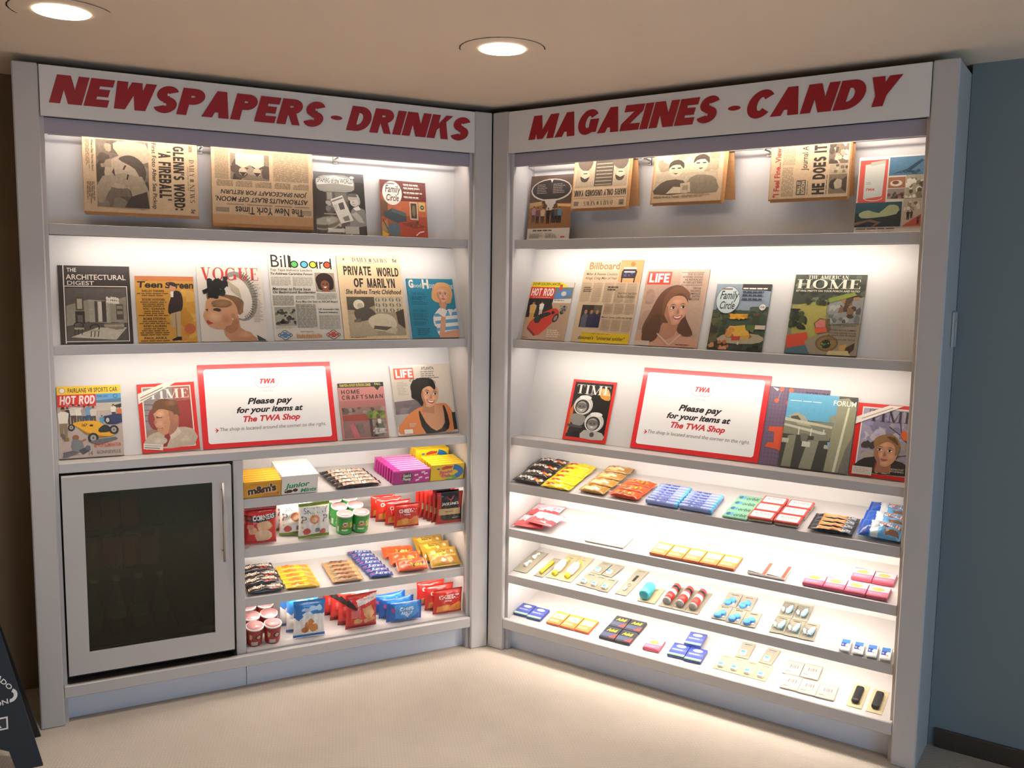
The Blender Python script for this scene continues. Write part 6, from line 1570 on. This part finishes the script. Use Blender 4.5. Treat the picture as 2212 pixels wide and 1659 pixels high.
def roll():
    m = M(); n = 14; vs, fs, cs = [], [], []
    rad = .0115; nx = 30; w = e.w
    for i in range(nx + 1):
        x = w * (i / nx - .5)
        k = 1 if 0 < i < nx else .82
        for j in range(n):
            t = 2 * math.pi * j / n
            vs.append((x, rad + rad * k * math.sin(t), rad + rad * k * math.cos(t)))
    for i in range(nx):
        for j in range(n):
            jj = (j + 1) % n
            fs.append((i * n + j, (i + 1) * n + j, (i + 1) * n + jj, i * n + jj))
            cs.append(e.colour_at((i + .5) / nx * 100, 4))
    fs += [tuple(range(n)), tuple(nx * n + j for j in range(n - 1, -1, -1))]; cs += [e.base, e.base]
    m.add(vs, fs, 'foil', cs, True)
    for v, f, c_, tx in e.L:
        if tx: m.add([((x / 100 - .5) * w, rad - rad * 1.03 * math.sin((50 - y) / 50 * -1.0), rad + rad * 1.03 * math.cos((50 - y) / 50 * 1.0)) for x, y in v], f, 'foil', c_)
    return m.build('mint_roll')
for blk, (x0, n) in enumerate(((.838, 7), (.984, 6))):
    for i in range(n):
        put('roll', roll, on('R1', x0 - .001 * i, .008 + i * .0245, -1), '%s pale blue mint roll in the stack %s' % (nth(i, n), ('beside the orange packs', 'beside the green gum')[blk]), 'mint roll', 'pale blue mint rolls')
f = Art(.098, .049, '#7fb896')
f.r(0, 0, 100, 6, '#a5d0b0').e(16, 50, 10, 26, '#2f5a8a').e(30, 50, 8, 24, '#4f9ac9').t('orbit', 40, 26, 92, 78, '#2f4a44', .03, .15)
for i in range(4):
    put('orb', slab('gum_pack', f, .007, side='#8fc4a2'), on('R1', 1.146 - .001 * i, .006 + i * .050, 0), '%s green gum pack' % nth(i, 4), 'gum pack', 'green gum packs')
g = Art(.096, .063, '#c4473f')
g.rr(5, 8, 95, 92, 6, '#e6dcd6').t('ALTOIDS', 16, 24, 84, 52, '#8d8480', .02, 0, 1.05).l(28, 64, 72, 74, 1, '#c9a09a')
def tin():
    r = empty('mint_tin')
    M().box(-.047, .001, 0, .047, .062, .012, 'steel', .006, seg=3).build('base', r)
    m = M(); m.box(-.048, 0, .0125, .048, .063, .021, 'tin', .0038, c=g.base, seg=2)
    g.tri(m, 'tin', lambda x, y, l: (x * .93, .0315 + (y - .0315) * .92, .0212 + l), lay=.00005); m.build('lid', r)
    return r
for i in range(6):
    k, j = i % 2, i // 2
    put('alt', tin, on('R1', 1.244 + k * .1 + .002 * j, .008 + j * .0655, .5), 'red and white mint tin, %s row, %s the green gum packs' % (('front', 'middle', 'rear')[j], ('beside', 'away from')[k]), 'mint tin', 'red and white mint tins')
h = Art(.160, .031, '#22262e')
h.g = .15
h.r(20, 10, 76, 90, '#b0743c').r(24, 30, 70, 62, '#d9a060').r(74, 16, 92, 86, '#4a4f58').t('KING', 74, 24, 92, 78, '#c9ccd2', .04, .1)
for i in range(4):
    put('kng', lambda: pillow('candy_bar', h, .009, 'lr', (28, 10), seed=22, back=1.), on('R1', 1.503 - .001 * i, .008 + i * .0328, 2, .0095) @ LIE, '%s copper bar with black ends' % nth(i, 4), 'candy bar', 'copper candy bars')
k = Art(.150, .085, '#5fa3cf')
k.r(0, 0, 30, 100, '#2150a8').p([(26, 0), (44, 0), (50, 100), (34, 100)], '#c9cdd2').t('ECLIP', 46, 18, 99, 46, '#b5443a', .09).t('ECLIP', 47, 20, 98, 44, '#eedfd6', .03).p([(60, 60), (90, 56), (96, 84), (66, 90)], '#7d5a40', 1)
for i in range(3):
    put('klo', lambda: pillow('snack_bag', k, .02, 'lr', (26, 16), seed=23, back=.7), on('R1', 1.665 - .001 * i, .012 + i * .075, -2, .014) @ RX(-74), '%s blue and silver snack bag by the outer post' % nth(i, 3), 'snack bag', 'blue and silver snack bags')

# ---- right unit, second candy shelf
a = Art(.150, .112, '#e8bcc8')
a.g = .1
a.r(0, 0, 100, 10, '#d9706a').p([(0, 66), (18, 60), (34, 70), (50, 60), (70, 68), (100, 60), (100, 100), (0, 100)], '#cf3f44').blobs(4, 30, 96, 62, 12, ['#e6c3cc', '#dd8a98', '#f0dde0', '#e6b0bb'], 4, 9)
for i, (x, t, rz) in enumerate(((.184, .022, 3), (.240, .030, -6), (.184, .142, 4))):
    put('gum', lambda: pillow('candy_pouch', a, .011, 'tb', (24, 20), seed=24, back=.8), on('R2', x, t, rz, .010 + (.012 if i == 1 else 0)) @ LIE, ('frontmost pink and red candy pouch by the corner post', 'pink and red candy pouch overlapping the frontmost one', 'rear pink and red candy pouch by the corner post')[i], 'candy pouch', 'pink and red candy pouches')
b = Art(.060, .098, '#ece4d6')
b.r(0, 0, 100, 12, '#d9c79e').rr(14, 24, 86, 70, 8, '#f2efe8').l(20, 84, 80, 92, 1, '#b5aca0')
for i in range(3):
    put('whp', slab('remedy_pack', b, .006, side='#efe6d2'), on('R2', .514 + i * .062, .016, 0), '%s white packet of three on the second candy shelf, from the corner' % ('first', 'middle', 'last')[i], 'remedy pack', 'white packets')
c = Art(.070, .098, '#e6a83c')
c.r(0, 0, 100, 10, '#e0bb2a').r(6, 14, 94, 56, '#efe0a0').p([(0, 60), (100, 56), (100, 100), (0, 100)], '#dd8248').l(8, 68, 90, 88, 2, '#efc9a8', .5)
for i in range(5):
    put('yop', slab('remedy_pack', c, .010, side='#c95a34'), on('R2', .826 + i * .0725, .012, 0), '%s yellow and orange packet of five on the second candy shelf, from the corner' % ORD[i].replace('frontmost', 'first'), 'remedy pack', 'yellow and orange packets')
d = Art(.071, .094, '#e6ddd2')
d.r(80, 0, 100, 100, '#d0483a').r(0, 0, 80, 14, '#efe0bb').p([(0, 88), (80, 96), (80, 100), (0, 100)], '#4a3a34').l(10, 40, 70, 58, 2, '#d9a89a', .4)
for i in range(2):
    put('wrp', slab('remedy_pack', d, .009), on('R2', 1.238 + i * .073, .014, 0), 'white packet with a red side band, %s the yellow packets' % ('next to', 'further from')[i], 'remedy pack', 'red banded packets')
e = Art(.072, .076, '#cf6680')
e.p([(0, 8), (100, 0), (100, 52), (0, 56)], '#e8bcc6').e(46, 34, 30, 15, '#d9a24a').l(8, 66, 90, 84, 2, '#e0a3b0', .5).r(0, 92, 100, 100, '#8a3040')
for i in range(6):
    x, t = ((1.450 + i * .0745, .010) if i < 4 else (1.597 + (i - 4) * .0745, .112))
    put('pnk', slab('remedy_pack', e, .012, side='#b84a64'), on('R2', x, t, 1), ('%s pink packet with a yellow oval in the front row' % ('first', 'second', 'third', 'last')[i]) if i < 4 else ('pink packet with a yellow oval in the rear row, %s the outer post' % ('further from', 'nearest')[i - 4]), 'remedy pack', 'pink packets')

# ---- right unit, third candy shelf: carded sundries
def card(name, w, l, build, mt='card', hole=True, t=.0012):
    def mk():
        r = empty(name)
        m = M()
        hw, hl = .014, .006
        if hole:
            y0, y1 = l - .018, l - .012
            for b_ in ((-w / 2, 0, w / 2, y0), (-w / 2, y1, w / 2, l), (-w / 2, y0, -hw, y1), (hw, y0, w / 2, y1)): m.box(b_[0], b_[1], 0, b_[2], b_[3], t, mt)
        else: m.box(-w / 2, 0, 0, w / 2, l, t, mt)
        m.build('backing_card', r)
        build(r)
        return r
    return mk
MT['bluep'] = mat('blue_plastic', '#4f93d8', .35)
MT['ltblue'] = mat('pale_blue_plastic', '#a9d0e6', .3)
MT['yellowp'] = mat('yellow_plastic', '#dcca2a', .35)
MT['tealp'] = mat('teal_plastic', '#46b3bd', .35)
MT['redp'] = mat('red_plastic', '#d2342e', .35)
MT['greyp'] = mat('grey_plastic', '#9a9690', .4)
MT['whitep'] = mat('white_gloss_plastic', '#f0eee8', .3)
def clips(r):
    for y in (.045, .12):
        m = M(); m.lathe([(.009, 0), (.011, .004), (.004, .034), (.007, .04)], 'whitep', 14, T=T_((0, y, .008)) @ RX(-90)); m.lathe([(.009, 0), (.009, .006)], 'whitep', 14, T=T_((0, y + .046, .002))); m.build('white_clip', r)
put('k1', card('carded_item', .072, .195, clips), on('R3', .138, .038, 1), 'grey card with two white clips by the corner post', 'carded item')
def tubes(r):
    M().lathe([(.008, 0), (.008, .02)], 'yellowp', 14, T=T_((0, .02, .0092)) @ RX(-90)).build('cap', r)
    M().lathe([(.0075, 0), (.007, .085)], 'yellowp', 14, T=T_((0, .041, .009)) @ RX(-90)).build('tube', r)
put('k2', card('carded_item', .046, .170, tubes), on('R3', .240, .036, -1), 'small card with a slim yellow tube', 'carded item')
def glue(r):
    M().lathe([(.011, 0), (.011, .02)], 'yellowp', 16, T=T_((0, .018, .0125)) @ RX(-90)).build('cap', r)
    m = M(); m.lathe([(.012, 0), (.018, .02), (.017, .07), (.006, .098)], 'whitep', 16, T=T_((0, .039, .0185)) @ RX(-90)); m.build('bottle', r)
    M().lathe([(.0065, 0), (.002, .03)], 'yellowp', 14, T=T_((0, .138, .0125)) @ RX(-90)).build('nozzle', r)
    a = Art(.05, .02, '#ffffff'); a.l(5, 20, 95, 80, 1, '#5a554c', .9)
    m = M()
    for vs, fs, c_, tx in a.L: m.add([((x / 100 - .5) * .03, .188 + (50 - y) / 100 * .009, .0016) for x, y in vs], fs, 'gloss', c_)
    m.build('card_print', r)
for i in range(2):
    put('k3', card('carded_item', .064, .222, glue, 'cream'), on('R3', .306 + i * .066, .045, 2), 'cream card with a yellow and white bottle, %s the slim tube' % ('next to', 'further from')[i], 'carded item', 'cream glue cards')
def case_(r):
    m = M(); m.box(-.012, .012, .0013, .012, .036, .016, 'whitep', .003); m.build('case', r)
    m = M(); m.box(-.008, .016, .0161, .008, .030, .0175, 'bluep', .0006); m.build('case_label', r)
    m = M(); m.box(-.012, .082, .0013, .012, .088, .0018, 'greyp'); m.build('card_print', r)
for i in range(5):
    x, t, rz = ((.458, .042, 0), (.512, .038, 1), (.566, .034, 2), (.468, .150, -4), (.524, .150, -6))[i]
    put('k4', card('carded_item', .052, .108, case_, 'card'), on('R3', x, t, rz, .001 + (.002 if i > 2 else 0)), ('grey card with a small white case, %s in the front row' % ('first', 'second', 'third')[i]) if i < 3 else ('grey card with a small white case, rear row, %s' % ('nearer the yellow bottles', 'nearer the teal item')[i - 3]), 'carded item', 'white case cards')
def keyring(r):
    M().tube([(0, .05 + .012 * math.sin(q), .004 + .003) if False else (.008 * math.cos(q), .08 + .012 * math.sin(q), .003) for q in [j * math.pi / 8 for j in range(17)]], .0012, 'steel', 6).build('ring', r)
    M().lathe([(.005, 0), (.006, .02), (.002, .034)], 'whitep', 12, T=T_((0, .03, .0075)) @ RX(-90)).build('white_tip', r)
    m = M(); m.box(-.006, .115, .0013, .006, .165, .0035, 'black', .001); m.build('dark_strip', r)
put('k5', card('carded_item', .054, .218, keyring), on('R3', .651, .040, 0), 'long grey card with a small dark strip, beside the teal cylinder', 'carded item')
def tealitem(r):
    m = M(); m.lathe([(.018, 0), (.023, .004), (.0235, .07), (.019, .082), (.008, .086)], 'tealp', 22, T=T_((-.012, .01, .0248)) @ RX(-90)); m.build('cylinder', r)
put('k6', card('carded_item', .076, .118, tealitem, 'cream'), on('R3', .775, .028, 3), 'teal cylinder on a small cream card', 'carded item')
def redtube(r):
    m = M(); m.lathe([(.016, 0), (.0165, .012)], 'greyp', 18, T=T_((0, .016, .0180)) @ RX(-90)); m.build('grey_cap', r)
    m = M(); m.lathe([(.0165, 0), (.0175, .04), (.0172, .075)], 'redp', 18, T=T_((0, .0285, .0188)) @ RX(-90)); m.build('tube', r)
    m = M(); m.lathe([(.0178, 0), (.0178, .022)], 'whitep', 18, T=T_((0, .068, .0188)) @ RX(-90)); m.build('label_band', r)
    m = M(); m.lathe([(.0165, 0), (.0165, .018)], 'black', 18, T=T_((0, .1040, .0188)) @ RX(-90)); m.build('black_neck', r)
    m = M(); m.lathe([(.0155, 0), (.016, .014), (.009, .022)], 'redp', 18, T=T_((0, .1225, .0188)) @ RX(-90)); m.build('red_cap', r)
for i in range(3):
    put('k7', card('carded_item', .055, .166, redtube), on('R3', .862 + i * .057, .026, 2), 'grey card with a red tube, %s of the three from the corner' % ('first', 'second', 'third')[i], 'carded item', 'red tube cards')
def lens(r):
    for dx, dy in ((-.008, .018), (.006, .038)):
        M().lathe([(.0135, .002), (.0145, .004), (.0145, .013), (.013, .0145)], 'bluep', 20, T=T_((dx, dy, 0))).build('round_case', r)
    m = M(); m.box(-.012, .08, .0013, .016, .084, .0018, 'greyp'); m.build('card_print', r)
    m = M(); m.box(.010, .016, .0013, .018, .026, .004, 'whitep'); m.build('white_tag', r)
for i in range(5):
    x, t = ((1.090 + i * .060, .026 - .002 * i) if i < 3 else (1.094 + (i - 3) * .062, .124))
    put('k8', card('carded_item', .058, .104, lens), on('R3', x, t, 4, .001 + (.002 if i > 2 else 0)), ('card with two round blue cases, %s in the front row' % ('first', 'middle', 'last')[i]) if i < 3 else ('card with two round blue cases, %s in the rear row' % ('first', 'last')[i - 3]), 'carded item', 'round blue case cards')
def clearb(r):
    m = M(); m.lathe([(.005, 0), (.010, .012), (.009, .04), (.003, .056)], 'ltblue', 14, T=T_((.004, .02, .0115)) @ RX(-90) @ RY(12)); m.build('pale_blue_piece', r)
    m = M(); m.lathe([(.004, 0), (.007, .02), (.003, .03)], 'whitep', 12, T=T_((-.012, .03, .0085)) @ RX(-90) @ RY(-14)); m.build('white_piece', r)
    m = M(); m.box(-.023, .012, .0014, .023, .086, .018, 'clear', .006, seg=2); m.build('blister', r)
for i in range(5):
    x, t = ((1.322 + i * .056, .024) if i < 3 else (1.318 + (i - 3) * .058, .134))
    put('k9', card('carded_item', .054, .116, clearb), on('R3', x, t, 4, .001 + (.002 if i > 2 else 0)), ('clear blister with a pale blue piece, %s in the front row' % ('first', 'middle', 'last')[i]) if i < 3 else ('clear blister with a pale blue piece, %s in the rear row' % ('first', 'last')[i - 3]), 'carded item', 'clear blister packs')
fl = Art(.034, .060, '#ece9e6')
fl.r(8, 4, 92, 46, '#3f78b8').r(8, 40, 60, 82, '#2c3f94').e(70, 66, 20, 13, '#ece9e6').e(24, 62, 10, 6, '#d8dcea').e(70, 84, 10, 6, '#d9a060')
def floss():
    r = empty('floss_pack')
    m = M(); m.box(-.020, 0, 0, .020, .010, .004, 'clear', .001); m.box(-.0185, .006, .0042, .0185, .078, .014, 'whitep', .003)
    m.build('case', r)
    m = M(); fl.tri(m, 'gloss', lambda x, y, l: (x, .014 + y, .0144 + l)); m.build('case_label', r)
    return r
for i in range(4):
    put('flo', floss, on('R3', 1.578 + i * .046, -.006 + i * .001, 6), 'white pack with a blue label, %s of the four towards the outer post' % ('first', 'second', 'third', 'last')[i], 'floss pack', 'white and blue packs')

# ---- right unit, lowest shelf
a = Art(.072, .088, '#3e4d9e')
a.r(0, 0, 100, 16, '#33428f').e(52, 22, 30, 12, '#c9d0e6').r(6, 44, 94, 62, '#5d6cc0').l(10, 48, 86, 58, 1, '#aab4e0', .8).r(0, 84, 100, 100, '#cfe0d0').r(0, 92, 100, 100, '#6daf62')
for i, (x, t, rz, lf) in enumerate(((.137, .048, 1, 0), (.212, .044, 1, 0), (.908, .042, 3, 0), (.982, .040, 3, 0), (.948, .124, 4, .013))):
    put('blp', slab('remedy_pack', a, .012, side='#2c3880'), on('RB', x, t, rz, .0005 + lf), ('blue packet beside the corner post', 'blue packet beside the three yellow packets', 'blue packet beside the single pink packet', 'blue packet beside the cream cards', 'darker blue packet lying across the two behind the pink packet')[i], 'remedy pack', 'blue packets')
for i in range(3):
    put('yop', None, on('RB', .316 + i * .0735, .044, 0), 'yellow and orange packet on the lowest shelf, %s from the corner' % ('first', 'middle', 'last')[i], 'remedy pack', 'yellow and orange packets, lowest shelf')
b = Art(.072, .085, '#2c2f3c')
b.r(0, 0, 100, 10, '#3a3d48').t('Advil', 16, 16, 84, 42, '#d9c22c', .045, .2).r(0, 52, 100, 86, '#4a5570').p([(60, 86), (100, 52), (100, 90), (60, 90)], '#c9473f')
for i in range(4):
    k, j = i % 2, i // 2
    put('blk', slab('remedy_pack', b, .012, side='#22242e'), on('RB', .589 + k * .0745, .040 + j * .0885, 1), 'black packet with yellow lettering, %s row, %s the yellow packets' % (('front', 'rear')[j], ('beside', 'away from')[k]), 'remedy pack', 'black packets')
put('pnk', None, on('RB', .797, .042, 3), 'single pink packet with a yellow oval on the lowest shelf', 'remedy pack')
def cream(r): case_(r)
for i in range(4):
    put('k10', card('carded_item', .053, .104, cream, 'cream'), on('RB', 1.095 + i * .054, .042, 1), 'cream card with a small white case, %s in the lowest shelf row' % ('first', 'second', 'third', 'last')[i], 'carded item', 'cream case cards')
for i in range(2):
    put('k4', None, on('RB', 1.149 + i * .095, .148, (3, -2)[i], .003), 'grey card with a small white case behind the cream cards, %s' % ('nearer the blue packets', 'nearer the patterned cards')[i], 'carded item')
pc = Art(.066, .088, '#b3aca0')
pc.r(0, 0, 100, 8, '#9d968a').r(28, 30, 80, 54, '#c4b6ae')
for q in range(7): pc.r(30 + q * 7, 30, 34 + q * 7, 54, ['#4a4644', '#d87880', '#7d7672', '#d85f70', '#5a5552', '#c98a8e', '#4a4644'][q])
pc.l(12, 80, 46, 84, 1, '#4a4644', .9)
for i in range(5):
    x, t = ((1.376 + i * .067, .030) if i < 3 else (1.356 + (i - 3) * .07, .120))
    put('pcd', slab('patterned_card', pc, .006), on('RB', x, t, 3), ('pale card with a pink and black stripe pattern, %s in the front row' % ('first', 'middle', 'last')[i]) if i < 3 else ('pale card with a pink and black stripe pattern, %s in the rear row' % ('first', 'last')[i - 3]), 'carded item', 'patterned cards')
def brush(r):
    m = M(); m.box(-.014, .018, .0014, .014, .112, .020, 'black', .008, seg=3); m.build('black_brush', r)
for i in range(2):
    put('brs', card('carded_item', .054, .140, brush, 'cream'), on('RB', 1.614 + i * .070, .030 - .002 * i, 1), 'cream card with a black brush, %s the outer post' % ('further from', 'nearest')[i], 'carded item', 'black brush cards')


# ------------------------------------------------------------ let every article come to rest on what is under it
from mathutils.bvhtree import BVHTree
def family(o): return [o] + [c for c in o.children] + [g for c in o.children for g in c.children]
def solid(root, X):
    vs, ps = [], []
    for o in family(root):
        if o.type != 'MESH': continue
        b = len(vs)
        vs += [X @ v.co for v in o.data.vertices]
        ps += [tuple(b + i for i in p.vertices) for p in o.data.polygons]
    lo = [min(v[i] for v in vs) for i in range(3)]; hi = [max(v[i] for v in vs) for i in range(3)]
    return lo, hi, BVHTree.FromPolygons(vs, ps), vs, ps
fixed = [solid(o, o.matrix_basis)[:3] for o in COL.objects if o.parent is None and o.get('category') in ('shelf unit', 'fridge')]
for r in PLACED:
    base = r.matrix_basis.copy()
    # shelf goods rise square to their raked shelf, magazines a hair up and off their board
    u = U['L'] if base.translation.x < 0 else U['R']
    cat = r.get('category')
    if cat in ('magazine', 'newspaper', 'poster', 'notice'): d = (u @ RX(-19)).to_3x3() @ Vector((0, -.5, .5))
    elif cat in ('can', 'bottle'): d = Vector((0, 0, 1))
    else: d = (u @ RX(SLOPE)).to_3x3() @ Vector((0, 0, 1))
    best = None
    for k in range(26):
        X = Matrix.Translation(d * (.0007 * k)) @ base
        lo, hi, bv, vs, ps = solid(r, X)
        if not any(all(lo[i] < h2[i] and hi[i] > l2[i] for i in range(3)) and bv.overlap(b2) for l2, h2, b2 in fixed):
            best = (X, (lo, hi, bv)); break
    if best is None:
        best = (base, solid(r, base)[:3])
    r.matrix_basis = best[0]
    fixed.append(best[1])
